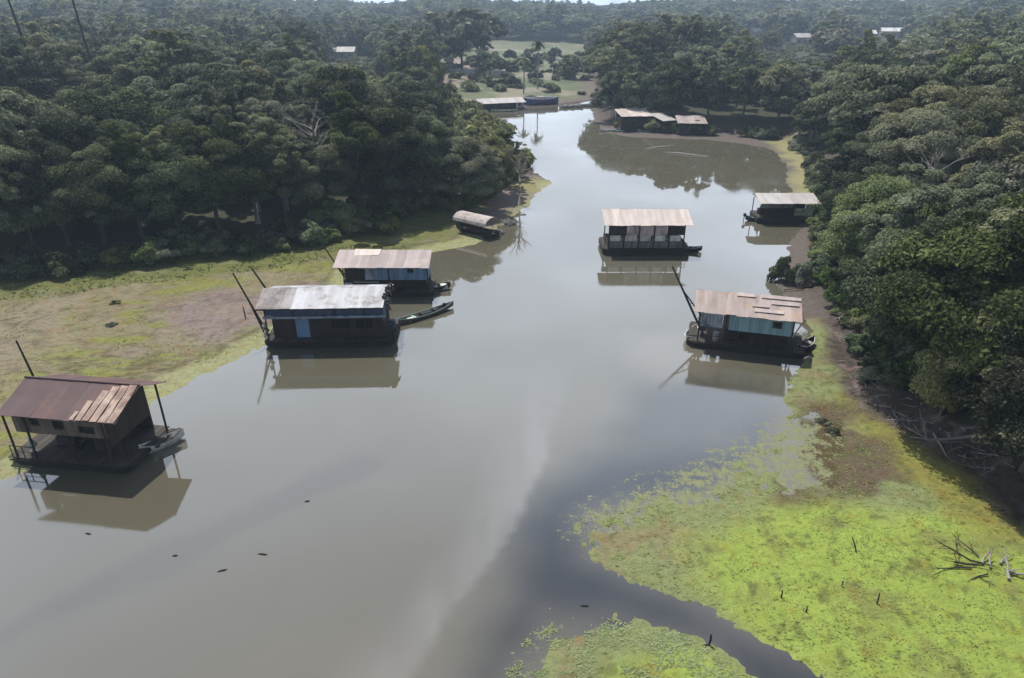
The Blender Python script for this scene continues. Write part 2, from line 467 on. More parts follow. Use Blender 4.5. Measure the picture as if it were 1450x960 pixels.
def ground_colour(x, y):
    n3 = fbm(x, y, 3.0, 40); n1 = fbm(x, y, 0.8, 41, 4); n8 = fbm(x, y, 9.0, 42, 4); nS = fbm(x * 0.45 + y * 0.25, y * 1.2 - x * 0.2, 1.6, 43, 4)
    def mk(P, soft, nz=1.0, k=n3):
        return sstep(-soft, soft, sdist(P, x, y) + nz * k * soft * 1.5)
    dl = sdist(LEFT, x, y); dr = np.maximum(sdist(RIGHT, x, y), sdist(ISLE, x, y))
    fl = sdist(FOREST_L, x, y); fr = sdist(FOREST_R, x, y)
    col = np.tile(np.array([0.07, 0.055, 0.045]), (len(x), 1))
    # left mud flat
    L = (dl > dr)
    lm = np.where(L & (np.hypot(x, y) < 130), 1.0, 0.0)
    base = np.tile(np.array([0.205, 0.18, 0.105]), (len(x), 1))
    base = mixc(base, sstep(-0.1, 0.35, nS), (0.20, 0.21, 0.055))
    base = mixc(base, mk(PALEMUD, 2.5), (0.215, 0.175, 0.155))
    base = mixc(base, mk(PALEMUD, 2.5) * sstep(0.15, 0.4, nS), (0.175, 0.135, 0.122))
    base = mixc(base, mk(SANDY, 3.5), (0.23, 0.20, 0.135))
    base = mixc(base, sstep(0.22, 0.42, n1) * 0.55, (0.10, 0.09, 0.05))
    g = sstep(9.0, 4.0, -fl + 2.5 * n3)
    base = mixc(base, g, (0.12, 0.14, 0.036))
    base = mixc(base, g * sstep(0.05, 0.4, nS) * 0.8, (0.16, 0.16, 0.05))
    rid = 1 - np.abs(nS) * 4.5
    base = mixc(base, sstep(0.55, 0.95, rid) * sstep(-0.15, 0.25, n8) * 0.75, (0.085, 0.082, 0.032))
    base = mixc(base, sstep(0.3, 0.8, -nS * 2) * 0.35, (0.27, 0.235, 0.15))
    base = mixc(base, sstep(2.0, 0.7, dl + 1.0 * n1) * 0.85, (0.29, 0.30, 0.15))
    base = mixc(base, sstep(0.35, 0.15, np.abs(dl - 1.9 - 0.6 * n1)) * 0.7, (0.11, 0.105, 0.05))
    col = mixc(col, lm, (0, 0, 0)) + base * lm[:, None]
    # right algae flat
    rm = np.where(~L & (np.hypot(x, y) < 75) & (y < 66), 1.0, 0.0)
    b2 = np.tile(np.array([0.195, 0.225, 0.095]), (len(x), 1))
    b2 = mixc(b2, sstep(0.0, 0.4, n3), (0.205, 0.185, 0.095))
    br = mk(BRIGHT, 2.2)
    br = np.maximum(br, mk(BRIGHT2, 1.2))
    b2 = mixc(b2, br, (0.25, 0.325, 0.062))
    b2 = mixc(b2, br * sstep(0.05, 0.45, n8), (0.29, 0.355, 0.09))
    b2 = mixc(b2, br * sstep(0.08, 0.42, fbm(x, y, 2.0, 51)) * 0.7, (0.185, 0.195, 0.06))
    b2 = mixc(b2, mk(OLIVE, 1.5), (0.205, 0.195, 0.045))
    b2 = mixc(b2, mk(SHALLOW, 1.5) * sstep(-0.45, -0.05, n3 + 0.3 * n1), (0.115, 0.088, 0.055))
    b2 = mixc(b2, sstep(0.25, 0.5, n1) * 0.6, (0.085, 0.095, 0.032))
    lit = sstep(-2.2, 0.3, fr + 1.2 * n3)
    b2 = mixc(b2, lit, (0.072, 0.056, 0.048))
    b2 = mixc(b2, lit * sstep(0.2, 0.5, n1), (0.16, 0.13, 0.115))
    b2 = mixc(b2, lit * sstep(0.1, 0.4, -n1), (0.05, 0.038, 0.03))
    col = mixc(col, rm, (0, 0, 0)) + b2 * rm[:, None]
    # forest floor
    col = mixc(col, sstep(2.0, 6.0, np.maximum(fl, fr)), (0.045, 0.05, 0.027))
    # spit, far beach, clearing
    col = mixc(col, mk(SPIT, 2.0), (0.19, 0.155, 0.13))
    col = mixc(col, mk(SPIT, 2.0) * sstep(1.0, 3.0, np.hypot(x - 4.6, y - 127) * -1 + 9), (0.24, 0.22, 0.09))
    col = mixc(col, mk(BEACH_R, 2.5), (0.22, 0.20, 0.11))
    fc = np.where((dl > 0) & (fl < 0) & (np.hypot(x, y) >= 130), 1.0, 0.0)
    b3 = np.tile(np.array([0.135, 0.15, 0.08]), (len(x), 1))
    b3 = mixc(b3, sstep(-0.1, 0.3, fbm(x, y, 22, 61)), (0.09, 0.12, 0.055))
    b3 = mixc(b3, sstep(0.1, 0.4, fbm(x, y, 14, 62)), (0.235, 0.215, 0.155))
    b3 = mixc(b3, mk(EARTH, 8.0), (0.27, 0.22, 0.19))
    b3 = mixc(b3, sstep(9, 2, dl), (0.14, 0.12, 0.10))
    col = mixc(col, fc, (0, 0, 0)) + b3 * fc[:, None]
    rb = np.where((dr > -3) & (~L) & (y >= 66), 1.0, 0.0) * sstep(2, -3, fr)
    col = mixc(col, rb, (0.125, 0.105, 0.092))
    col = mixc(col, rb * mk(BEACH_R, 2.0), (0.26, 0.25, 0.12))
    far = sstep(700, 1400, np.hypot(x, y))
    col = mixc(col, far, (0.05, 0.065, 0.035))
    return np.clip(col, 0.004, 1)


def add_colour(me, col):
    a = me.attributes.new('tone', 'FLOAT_COLOR', 'POINT')
    a.data.foreach_set('color', np.concatenate([col, np.ones((len(col), 1))], 1).astype(np.float32).ravel())


nx, ny = len(XL), len(YL)
ii = (np.arange(ny - 1)[:, None] * nx + np.arange(nx - 1)[None, :]).ravel()
GF = np.stack([ii, ii + 1, ii + nx + 1, ii + nx], 1)
me = mesh_np('ground', np.stack([px_, py_, zz], 1), GF, smooth=True)
add_colour(me, ground_colour(px_, py_))
t = NT('ground_soil')
v = t.coord('Object')
nA = t.noise(v, 1.7, 8, 0.65); nB = t.noise(v, 9.0, 6, 0.7)
c = t.attr('tone', 'Color')
k = t.math('ADD', t.math('MULTIPLY', nA, 0.9), t.math('ADD', t.math('MULTIPLY', nB, 0.9), 0.1))
vm = t.n('ShaderNodeVectorMath', _operation='SCALE'); t.l(c, vm.inputs[0]); t.l(k, vm.inputs['Scale'])
nC = t.noise(t.coord('Object', (0.6, 1.0, 1.0)), 3.4, 7, 0.72)
hol = t.ramp(nC, [(0.34, (0.34, 0.33, 0.2)), (0.44, (1, 1, 1))])
dry = t.ramp(t.noise(v, 0.8, 7, 0.7), [(0.52, (1, 1, 1)), (0.66, (1.0, 0.80, 0.72))])
cc = t.mix(1.0, t.mix(1.0, vm.outputs[0], hol, 'MULTIPLY'), dry, 'MULTIPLY')
me.materials.append(t.done(t.bsdf(cc, 0.85, 0.25, bump=t.math('ADD', t.math('ADD', nA, nC), t.math('MULTIPLY', nB, 0.6)), bstr=0.8, bdist=0.16)))
structure(link(bpy.data.objects.new('ground', me)))

# ------------------------------------------------------------------ water: muddy river, clear dark channel, a pale streak between them
WX = np.array(sorted(set([-v for v in geo(60, 300, 2.0, 1.05)] + lines([(-60, 60, 0.6)]) + geo(60, 300, 2.0, 1.05))))
WY = np.array(lines([(-60, 18, 3.0), (18, 90, 0.6), (90, 260, 2.0)]) + [260.0, 300.0])
wx, wy = np.meshgrid(WX, WY); wx = wx.ravel(); wy = wy.ravel()
CHANNEL = poly([(735, 735), (770, 690), (840, 660), (960, 655), (1100, 600), (1130, 650), (1000, 700), (830, 730), (835, 790), (900, 825), (1040, 880), (1200, 975),
                (1400, 1100), (1150, 1150), (1010, 925), (870, 872), (770, 870), (700, 960), (640, 1050), (690, 930), (728, 850)])
CLOUDY = poly([(895, 470), (960, 480), (985, 500), (985, 525), (940, 530), (900, 505)])
CLOUD_REFL = poly([(900, 560), (960, 530), (1050, 545), (1110, 570), (1110, 620), (1000, 660), (900, 690), (820, 700), (860, 620)])  # dark cloud reflection painted into the water colour
PALE_STREAK = poly([(830, 440), (815, 505), (800, 560), (778, 630), (752, 690), (728, 752), (680, 815), (620, 880), (570, 960), (530, 1040)])  # line of a pale streak blended straight into the water colour
GREEN = poly([(560, 345), (660, 345), (735, 300), (730, 340), (700, 380), (665, 440), (560, 480), (470, 470)])
SLICK = poly([(0, 905), (60, 870), (150, 830), (240, 790), (330, 745), (420, 700), (520, 660)])
n20 = fbm(wx, wy, 14, 70, 4); n5 = fbm(wx, wy, 4.0, 71, 4)
wc = np.tile(np.array([0.104, 0.096, 0.068]), (len(wx), 1))
wc = mixc(wc, sstep(-0.3, 0.5, n20) * 0.5, (0.122, 0.114, 0.086))
wc = mixc(wc, sstep(-3, 3, sdist(CLOUD_REFL, wx, wy) + 1.5 * n5) * 0.7, (0.035, 0.034, 0.032))
wc = mixc(wc, sstep(-2.6, 2.6, sdist(CHANNEL, wx, wy) + 1.0 * n5), (0.006, 0.006, 0.006))
wc = mixc(wc, sstep(-2.5, 0.5, sdist(SHALLOW, wx, wy) + 0.8 * n5), (0.095, 0.074, 0.040))
wc = mixc(wc, sstep(-3.0, 2.0, sdist(CLOUDY, wx, wy) + 1.6 * n5) * 0.55, (0.170, 0.150, 0.115))
yl_ = PALE_STREAK[::-1, 1]; xl_ = PALE_STREAK[::-1, 0]
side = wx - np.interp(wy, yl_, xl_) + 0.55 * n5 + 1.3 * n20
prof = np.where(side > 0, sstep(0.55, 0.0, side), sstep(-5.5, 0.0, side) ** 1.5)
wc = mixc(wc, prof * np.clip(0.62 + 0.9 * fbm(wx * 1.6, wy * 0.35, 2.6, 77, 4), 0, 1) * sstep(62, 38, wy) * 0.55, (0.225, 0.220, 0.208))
ds = linedist(SLICK, wx, wy) + 1.5 * n5
wc = mixc(wc, sstep(1.8, 0.2, ds) * 0.5, (0.07, 0.066, 0.058))
wi = (np.arange(len(WY) - 1)[:, None] * len(WX) + np.arange(len(WX) - 1)[None, :]).ravel()
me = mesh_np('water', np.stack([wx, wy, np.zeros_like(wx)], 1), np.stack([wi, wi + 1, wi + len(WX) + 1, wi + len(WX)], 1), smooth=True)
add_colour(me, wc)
dR = np.maximum(sdist(RIGHT, wx, wy), sdist(ISLE, wx, wy)); near_ = (wy < 66).astype(float)
film = np.clip(sstep(-11.0, 1.5, dR) * sstep(-3.5, 2.5, sdist(FRINGE, wx, wy)) * 1.0, 0, 1)
film = np.maximum(film, 0.45 * sstep(-2.0, 1.0, sdist(SHALLOW, wx, wy)))
film = np.maximum(film, sstep(-0.35, 0.2, dR) * 0.5) * near_
fa_ = me.attributes.new('film', 'FLOAT', 'POINT'); fa_.data.foreach_set('value', film.astype(np.float32))
t = NT('river_water')
v = t.coord('Object', (1, 0.8, 1))
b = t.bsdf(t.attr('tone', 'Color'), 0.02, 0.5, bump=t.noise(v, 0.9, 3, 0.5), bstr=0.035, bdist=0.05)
b.inputs['IOR'].default_value = 2.3
t.l(t.ramp(t.noise(t.coord('Object', (0.05, 0.11, 1)), 1.0, 5, 0.6), [(0.42, (0.015, 0.015, 0.015)), (0.68, (0.11, 0.11, 0.11))]), b.inputs['Roughness'])
vf = t.coord('Object')
fl = t.math('ADD', t.math('MULTIPLY', t.noise(vf, 1.1, 6, 0.65), 0.55), t.math('MULTIPLY', t.noise(vf, 5.0, 5, 0.7), 0.45))
th = t.math('SUBTRACT', t.math('ADD', fl, t.math('MULTIPLY', t.attr('film'), 0.19)), 0.625)
mk_ = t.math('MULTIPLY', t.math('MINIMUM', t.math('MAXIMUM', t.math('MULTIPLY', th, 14.0), 0.0), 1.0), t.math('MINIMUM', t.math('MULTIPLY', t.attr('film'), 4.0), 1.0))
fb = t.bsdf(t.mix(t.noise(vf, 2.2, 5, 0.7), (0.11, 0.12, 0.06), (0.25, 0.26, 0.14)), 0.8, 0.2, bump=t.noise(vf, 12.0), bstr=0.4, bdist=0.04)
mx = t.n('ShaderNodeMixShader'); t.l(mk_, mx.inputs[0]); t.l(b.outputs[0], mx.inputs[1]); t.l(fb.outputs[0], mx.inputs[2])
me.materials.append(t.done(mx))
structure(link(bpy.data.objects.new('water', me)))


# ------------------------------------------------------------------ foliage
def leaf_cloud(lobes, n, size, rng, up=0.35, flat=1.0):
    """diamond leaves on the shells of lobes: (cx,cy,cz,rx,ry,rz,tint)"""
    L = np.array(lobes)
    w = L[:, 3] * L[:, 4] + L[:, 3] * L[:, 5]
    idx = rng.choice(len(L), n, p=w / w.sum())
    d = rng.normal(size=(n, 3)); d[:, 2] = np.where(d[:, 2] < -0.35, -d[:, 2], d[:, 2])
    d /= np.linalg.norm(d, axis=1)[:, None]
    rr = rng.uniform(0.72, 1.22, n)[:, None]
    c = L[idx, :3] + d * L[idx, 3:6] * rr
    cd = (c - np.array([L[:, 0].mean(), L[:, 1].mean(), np.percentile(L[:, 2], 20)])); cd /= np.linalg.norm(cd, axis=1)[:, None] + 1e-9
    nm = d * 0.55 + cd * 0.55 + rng.normal(size=(n, 3)) * 0.52 + np.array([0, 0, up])
    nm /= np.linalg.norm(nm, axis=1)[:, None]
    a = np.cross(nm, rng.normal(size=(n, 3))); a /= np.linalg.norm(a, axis=1)[:, None] + 1e-9
    b = np.cross(nm, a)
    s = size * rng.uniform(0.55, 1.4, n)[:, None]
    q = np.stack([c + a * s, c + b * s * 0.5, c - a * s, c - b * s * 0.5], 1)
    q[:, 0, 2] -= 0.25 * s[:, 0]; q[:, 2, 2] -= 0.25 * s[:, 0]
    V = q.reshape(-1, 3)
    F = np.arange(4 * n).reshape(n, 4)
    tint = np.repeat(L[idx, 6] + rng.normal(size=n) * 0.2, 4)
    return V, F, tint


def crown_lobes(kind, rng):
    """lobes for a crown of unit radius 1 and unit height; z from 0 (bottom) to 1"""
    out = []
    def put(x, y, z, r, fz=0.75, tn=None):
        out.append((x, y, z, r, r * rng.uniform(0.85, 1.15), r * fz, rng.uniform(0.2, 0.8) if tn is None else tn))
    if kind == 'umbrella':
        for i in range(95):
            r = sqrt(rng.uniform()) * 0.9; a = rng.uniform(0, 2 * pi)
            z = 0.60 + 0.30 * (1 - r * r) + rng.normal() * 0.035
            put(r * cos(a), r * sin(a), z, rng.uniform(0.09, 0.17), 0.55)
        for i in range(9):
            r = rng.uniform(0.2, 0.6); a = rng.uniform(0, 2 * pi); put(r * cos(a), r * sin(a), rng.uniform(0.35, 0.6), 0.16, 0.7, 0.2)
    elif kind == 'round':
        for i in range(105):
            a = rng.uniform(0, 2 * pi); u = rng.uniform(-0.45, 1.0); q = sqrt(max(0, 1 - u * u)) * rng.uniform(0.66, 0.92)
            put(q * cos(a), q * sin(a), 0.46 + 0.42 * u * rng.uniform(0.9, 1.08), 0.085 + 0.17 * rng.uniform() ** 1.7, rng.uniform(0.5, 0.85))
        for i in range(8):
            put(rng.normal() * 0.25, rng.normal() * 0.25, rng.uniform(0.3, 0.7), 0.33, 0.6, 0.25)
    elif kind == 'lumpy':
        for k in range(8):
            a = k * 2.4 + rng.uniform(-0.4, 0.4); rr = rng.uniform(0.25, 0.72); z0 = rng.uniform(0.28, 0.82)
            if k == 0: rr = 0.05; z0 = 0.86
            for i in range(14):
                p = rng.normal(size=3) * np.array([0.17, 0.17, 0.07])
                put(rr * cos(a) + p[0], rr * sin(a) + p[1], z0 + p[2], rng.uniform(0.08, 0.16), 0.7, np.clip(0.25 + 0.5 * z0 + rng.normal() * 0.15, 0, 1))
    elif kind == 'airy':
        for k in range(12):
            a = rng.uniform(0, 2 * pi); rr = rng.uniform(0.1, 0.8); z0 = rng.uniform(0.3, 0.92)
            for i in range(5):
                p = rng.normal(size=3) * np.array([0.13, 0.13, 0.05])
                put(rr * cos(a) + p[0], rr * sin(a) + p[1], z0 + p[2], rng.uniform(0.07, 0.15), 0.5)
    elif kind == 'shrub':
        for i in range(26):
            r = sqrt(rng.uniform()) * 0.8; a = rng.uniform(0, 2 * pi)
            put(r * cos(a), r * sin(a), rng.uniform(0.15, 0.8) * (1.05 - 0.6 * r), rng.uniform(0.16, 0.32), 0.8)
    return out


def crown_mesh(kind, R, H, n, size, seed, mat):
    rng = np.random.default_rng(seed)
    lob = [(x * R, y * R, z * H, a * R, b * R, c * R * 1.0, tn) for x, y, z, a, b, c, tn in crown_lobes(kind, rng)]
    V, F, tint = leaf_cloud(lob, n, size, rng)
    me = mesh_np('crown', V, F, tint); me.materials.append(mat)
    return me, lob


def trunk_mesh(lob, H, r0, seed, mat, lean=0.06, nlimb=9, fork=0.35):
    rng = random.Random(seed)
    mb = MB()
    top = Vector((rng.uniform(-1, 1) * lean * H, rng.uniform(-1, 1) * lean * H, 0.78 * H))
    def spine(tt):
        return Vector((top.x * tt * tt + 0.15 * sin(tt * 5 + seed), top.y * tt * tt + 0.15 * cos(tt * 4 + seed), top.z * tt - 0.4 * (1 - tt)))
    ts = [i / 7 for i in range(8)]
    mb.tube([spine(q) for q in ts], [r0 * (1.35 if q == 0 else 1 - 0.75 * q) for q in ts], 7)
    big = sorted(lob, key=lambda l: -l[3])[:max(nlimb * 2, 4)]
    rng.shuffle(big)
    for l in big[:nlimb]:
        t0 = rng.uniform(fork, 0.85); a = spine(t0); e = Vector(l[:3])
        if e.z < a.z: e.z = a.z + 0.4
        m = (a + e) / 2 + Vector((0, 0, 0.12 * (e - a).length)); 
        rr = r0 * (1 - 0.75 * t0) * 0.55
        mb.tube([a, m, e], [rr, rr * 0.65, rr * 0.2], 5, caps=False)
    me = bpy.data.meshes.new('trunk'); me.from_pydata(mb.v, [], mb.f)
    at = me.attributes.new('tint', 'FLOAT', 'POINT'); at.data.foreach_set('value', mb.t)
    me.polygons.foreach_set('use_smooth', [True] * len(me.polygons)); me.update(); me.materials.append(mat)
    return me


# (kind, crown radius, total height): three levels of detail each
TREE_KINDS = {
    'umbrella': dict(R=8.8, H=14.5, mat='leaf_grey', n=(85000, 40000, 15000, 2600)),
    'round': dict(R=6.9, H=13.5, mat='leaf', n=(85000, 40000, 15000, 2600)),
    'lumpy': dict(R=6.4, H=15.5, mat='leaf', n=(80000, 38000, 15000, 2600)),
    'airy': dict(R=5.2, H=14.0, mat='leaf_grey', n=(36000, 18000, 7000, 1500)),
    'bushy': dict(R=5.9, H=11.5, mat='leaf', n=(75000, 36000, 14000, 2500)),
    'fresh': dict(R=3.2, H=9.0, mat='leaf_fresh', n=(42000, 20000, 8000, 1500)),
}
PROTO = {}
for ki, (kn, kd) in enumerate(TREE_KINDS.items()):
    shape = {'bushy': 'round', 'fresh': 'lumpy'}.get(kn, kn)
    for lod, (n, sz) in enumerate(zip(kd['n'], (0.115, 0.168, 0.28, 0.68))):
        for var in range(2):
            sd = 100 + 10 * ki + var
            me, lob = crown_mesh(shape, kd['R'], kd['H'], n, sz * (kd['R'] / 5.2) ** 0.5, sd, M[kd['mat']])
            tr = trunk_mesh(lob, kd['H'], 0.30 if kn != 'fresh' else 0.16, sd, M['palebark'] if kn == 'airy' else M['bark'], nlimb=12 if lod < 3 else 4)
            PROTO[kn, lod, var] = (me, tr)
SHRUB = [crown_mesh('shrub', 1.6, 2.2, 5200, 0.115, 500 + i, M[m])[0] for i, m in enumerate(('leaf', 'leaf_grey', 'leaf_fresh'))]
SHRUB_FAR = [crown_mesh('shrub', 1.6, 2.2, 420, 0.42, 520 + i, M[m])[0] for i, m in enumerate(('leaf', 'leaf_grey', 'leaf_fresh'))]


def tree(kn, x, y, s, rz, label, group, hs=1.0, cat='tree', z=None):
    D = sqrt(x * x + y * y)
    lod = 0 if D < 112 else 1 if D < 185 else 2 if D < 300 else 3
    me, tr = PROTO[kn, lod, random.randrange(2)]
    zb = gz(x, y) if z is None else z
    o = thing({'umbrella': 'umbrella_tree', 'round': 'broadleaf_tree', 'lumpy': 'tall_tree', 'airy': 'slender_tree', 'bushy': 'bushy_tree', 'fresh': 'young_tree'}[kn],
              label, cat, (x, y, zb - 0.05), rz, group)
    o.scale = (s * random.uniform(0.86, 1.16), s * random.uniform(0.86, 1.16), s * hs)
    for nm, m in (('crown', me), ('trunk', tr)):
        c = link(bpy.data.objects.new(nm, m)); c.parent = o
    return o


LOOK = {'umbrella': 'flat topped grey green tree', 'round': 'rounded dark green tree', 'lumpy': 'tall tree with clumped dark crown',
        'airy': 'thin pale trunked tree', 'bushy': 'low bushy dark tree', 'fresh': 'small bright green tree'}
placed = []   # x, y, radius
ORD = ['first', 'second', 'third', 'fourth', 'fifth', 'sixth', 'seventh', 'eighth', 'ninth', 'tenth', 'eleventh', 'twelfth', 'thirteenth', 'fourteenth',
       'fifteenth', 'sixteenth', 'seventeenth', 'eighteenth']
# front rows, read off the photograph: base pixel, kind, scale
EDGE_L = [(8, 402, 'round', 1.0), (62, 396, 'lumpy', 0.95), (118, 390, 'round', 0.95), (176, 380, 'lumpy', 0.9), (236, 374, 'bushy', 1.1), (298, 366, 'round', 1.1),
          (356, 358, 'airy', 1.15), (402, 352, 'lumpy', 0.95), (452, 342, 'bushy', 1.0), (505, 338, 'lumpy', 1.05), (560, 326, 'round', 1.15), (612, 315, 'bushy', 1.25)]
EDGE_P = [(655, 296, 'round', 1.1), (690, 276, 'bushy', 1.15), (712, 262, 'airy', 0.95), (728, 252, 'airy', 0.72)]
EDGE_R = [(868, 172, 'round', 1.0), (905, 176, 'bushy', 1.15), (950, 178, 'round', 1.1), (1000, 182, 'lumpy', 1.0), (1050, 184, 'bushy', 1.2), (1098, 188, 'round', 1.05),
          (1150, 206, 'bushy', 1.0), (1214, 245, 'round', 0.9), (1218, 300, 'bushy', 0.95), (1214, 352, 'round', 0.85), (1228, 408, 'round', 0.95), (1262, 462, 'lumpy', 1.0),
          (1296, 505, 'round', 1.0), (1372, 560, 'round', 1.2), (1440, 600, 'lumpy', 1.15), (1392, 612, 'round', 0.9), (1450, 668, 'bushy', 1.0)]


def edge(rows, side, group, order):
    for i, (px, py, kn, s) in enumerate(rows):
        p = GT(px, py)
        if side == 'L': p.y += 9.0; p.x -= 2.0
        if side == 'P': s *= 0.8
        tree(kn, p.x, p.y, s, random.uniform(0, 6.28), f'{LOOK[kn]}, {ORD[i]} {order}', group)
        placed.append((p.x, p.y, TREE_KINDS[kn]['R'] * s * 0.8))


edge(EDGE_L, 'L', 'trees edging the left mud flat', 'along the mud flat edge from the near left')
edge(EDGE_P, 'P', 'trees on the wooded point', 'toward the tip of the wooded point')
edge(EDGE_R, 'R', 'trees edging the right bank', 'along the right bank from the far end')
p = GT(1335, 588); tree('fresh', p.x, p.y, 1.15, 0.4, 'bright green young tree glowing before the dark right bank trunks', 'trees edging the right bank', 1.1); placed.append((p.x, p.y, 2))
p = GT(1432, 655); tree('fresh', p.x, p.y, 0.42, 1.9, 'small bright green sapling above the driftwood on the right bank', 'trees edging the right bank')
p = GT(654, 98); tree('umbrella', p.x, p.y, 2.1, 0.3, 'huge flat domed tree standing alone above the pink earth slope', 'trees in the far clearing', 0.9, z=1.5); placed.append((p.x, p.y, 16))
for k, (px, py, kn, s, lb) in enumerate([(694, 108, 'round', 0.85, 'round grey tree beside the pink earth slope'), (808, 112, 'round', 0.9, 'round dark tree at the right end of the far clearing'),
                                         (745, 98, 'bushy', 0.75, 'low bushy tree in the middle of the far clearing'), (786, 84, 'bushy', 0.7, 'bushy tree at the back of the far clearing'),
                                         (722, 86, 'bushy', 0.6, 'small bushy tree at the back left of the far clearing')]):
    p = GT(px, py); tree(kn, p.x, p.y, s, k, lb, 'trees in the far clearing', 0.85); placed.append((p.x, p.y, 5))

def far_at(px, py, D):
    """place on the line of sight at ground distance D (keeps height free)"""
    u = (px - 725) / FOC; v = (480 - py) / FOC
    dy = cos(PITCH) + v * sin(PITCH); dz = -sin(PITCH) + v * cos(PITCH)
    t_ = D / dy
    return u * t_, D, CAM_H + dz * t_


def meet(px, py, hgt):
    for D_ in range(150, 1100, 5):
        x, y, z = far_at(px, py, D_)
        if z - hgt < gz(x, y): break
    return x, y, z


# open ground kept round the far buildings
HOUSES = [meet(486, 77, 2.2)] + [meet(px, py, 4.6) for px, py in ((1070, 44), (1140, 52), (1230, 47), (1266, 44))]
OPEN = [(q[0], q[1], 11) for q in HOUSES]

# fill: everything behind the front rows
cand = []
def fill(y0, y1, sp, keep):
    yy = y0
    while yy < y1:
        half = 0.80 * yy + 30
        xx = -half
        while xx < half:
            cand.append((xx + random.uniform(-0.4, 0.4) * sp, yy + random.uniform(-0.4, 0.4) * sp, sp))
            xx += sp
        yy += sp


fill(34, 260, 8.2, 1); fill(260, 520, 10.5, 1); fill(520, 1250, 15.0, 1)
ca = np.array(cand)
fo = np.maximum(sdist(FOREST_L, ca[:, 0], ca[:, 1]), sdist(FOREST_R, ca[:, 0], ca[:, 1]))
ok = fo > np.where(ca[:, 2] < 9, np.where((ca[:, 0] < 0) & (ca[:, 1] < 110), 10.5, 3.0), 2.0)
for x, y, r in OPEN:
    ok &= np.hypot(ca[:, 0] - x, ca[:, 1] - y) > r
pl = np.array(placed)
d_pl = np.min(np.hypot(ca[:, 0][:, None] - pl[None, :, 0], ca[:, 1][:, None] - pl[None, :, 1]) - pl[None, :, 2], axis=1)
ok &= d_pl > 1.8
# clearing with scattered bushes only
zt_ = ground_z(ca[:, 0], ca[:, 1])
Dd = np.hypot(ca[:, 0], ca[:, 1])
def proj(x, y, z):
    de = y * cos(PITCH) - (z - CAM_H) * sin(PITCH)
    return 725 + FOC * x / de, 480 - FOC * (y * sin(PITCH) + (z - CAM_H) * cos(PITCH)) / de
rx, ty = proj(ca[:, 0], ca[:, 1], zt_ + np.where(Dd > 330, 24.0, 16.5)); _, by = proj(ca[:, 0], ca[:, 1], zt_ + 1.0); rr_ = FOC * 6.0 / (Dd + 1)
was = ok.copy()
for bx0, bx1, by0, by1, Dm in [(626, 836, 72, 136, 300), (676, 740, 136, 160, 215), (468, 530, 62, 86, math.hypot(*HOUSES[0][:2])), (1056, 1084, 33, 48, math.hypot(*HOUSES[1][:2])), (1112, 1166, 40, 56, math.hypot(*HOUSES[2][:2])), (1212, 1246, 36, 51, math.hypot(*HOUSES[3][:2])), (1246, 1290, 32, 49, math.hypot(*HOUSES[4][:2])), (858, 888, 118, 146, 200)]:
    ok = ok & ~((rx + rr_ > bx0) & (rx - rr_ < bx1) & (ty < by1) & (by > by0) & (Dd < Dm))
low_ = [(ca[i, 0], ca[i, 1]) for i in np.where(was & ~ok & (Dd < 640))[0]]
ca = ca[ok]; fo = fo[ok]
cz = ground_z(ca[:, 0], ca[:, 1])
D = np.hypot(ca[:, 0], ca[:, 1])
kinds = list(TREE_KINDS)[:5]
dep = ca[:, 1] * cos(PITCH) - (cz + 10 - CAM_H) * sin(PITCH)
sx = 725 + FOC * ca[:, 0] / dep
sy = 480 - FOC * (ca[:, 1] * sin(PITCH) + (cz + 10 - CAM_H) * cos(PITCH)) / dep
inview = (sx > -60) & (sx < 1510) & (sy < 1000)
size = np.where(inview, 1.0 / D, 0) * ca[:, 2] / 8.2
order = np.argsort(-size)
n_single = 300 - len(placed) - 4
kn_noise = fbm(ca[:, 0], ca[:, 1], 26, 81, 3) + RNG.normal(size=len(ca)) * 0.28
def kind_of(i):
    q = kn_noise[i]
    return 'umbrella' if q > 0.36 else 'lumpy' if q > 0.12 else 'round' if q > -0.2 else 'bushy' if q > -0.45 else 'airy'


for i in order[:n_single]:
    x, y, sp = ca[i]; kn = kind_of(i)
    s = random.uniform(0.72, 1.28) * (1.0 if sp < 9 else 1.2 if sp < 12 else 1.5)
    side = 'left' if x < 0.03 * y else 'right'
    deep = 'behind the front row' if fo[i] < 16 else ('in the middle of the forest' if D[i] < 165 else 'deep in the hazy forest')
    bank = 'left bank' if side == 'left' else 'right bank'
    tree(kn, x, y, s, random.uniform(0, 6.28), f'{LOOK[kn]} {deep} on the {bank}', f'{LOOK[kn]}s {deep} of the {bank}', random.uniform(0.9, 1.12))

# the far forest that reads as one mass: one object, instanced crowns
rest = [i for i in order[n_single:] if D[i] > 40]
pts = np.stack([ca[rest, 0], ca[rest, 1], cz[rest] - 0.1], 1)
fm = bpy.data.meshes.new('forest')
fm.from_pydata([tuple(p) for p in pts], [], [])
sc_ = np.array([random.uniform(0.85, 1.15) * (1.0 if ca[i, 2] < 9 else 1.18 if ca[i, 2] < 12 else 1.6) for i in rest])
a = fm.attributes.new('size', 'FLOAT_VECTOR', 'POINT')
hsz = np.where(ca[rest, 2] > 12, 0.74, np.where(ca[rest, 2] > 9, 0.92, 1.0)) * RNG.uniform(0.88, 1.12, len(rest))
a.data.foreach_set('vector', np.stack([sc_, sc_, sc_ * hsz], 1).astype(np.float32).ravel())
a = fm.attributes.new('turn', 'FLOAT', 'POINT'); a.data.foreach_set('value', RNG.uniform(0, 6.28, len(rest)).astype(np.float32))
a = fm.attributes.new('pick', 'INT', 'POINT')
a.data.foreach_set('value', np.array([kinds.index(kind_of(i)) * 2 + random.randrange(2) + (0 if D[i] > 260 else 10 if D[i] > 130 else 20) for i in rest], dtype=np.int32))
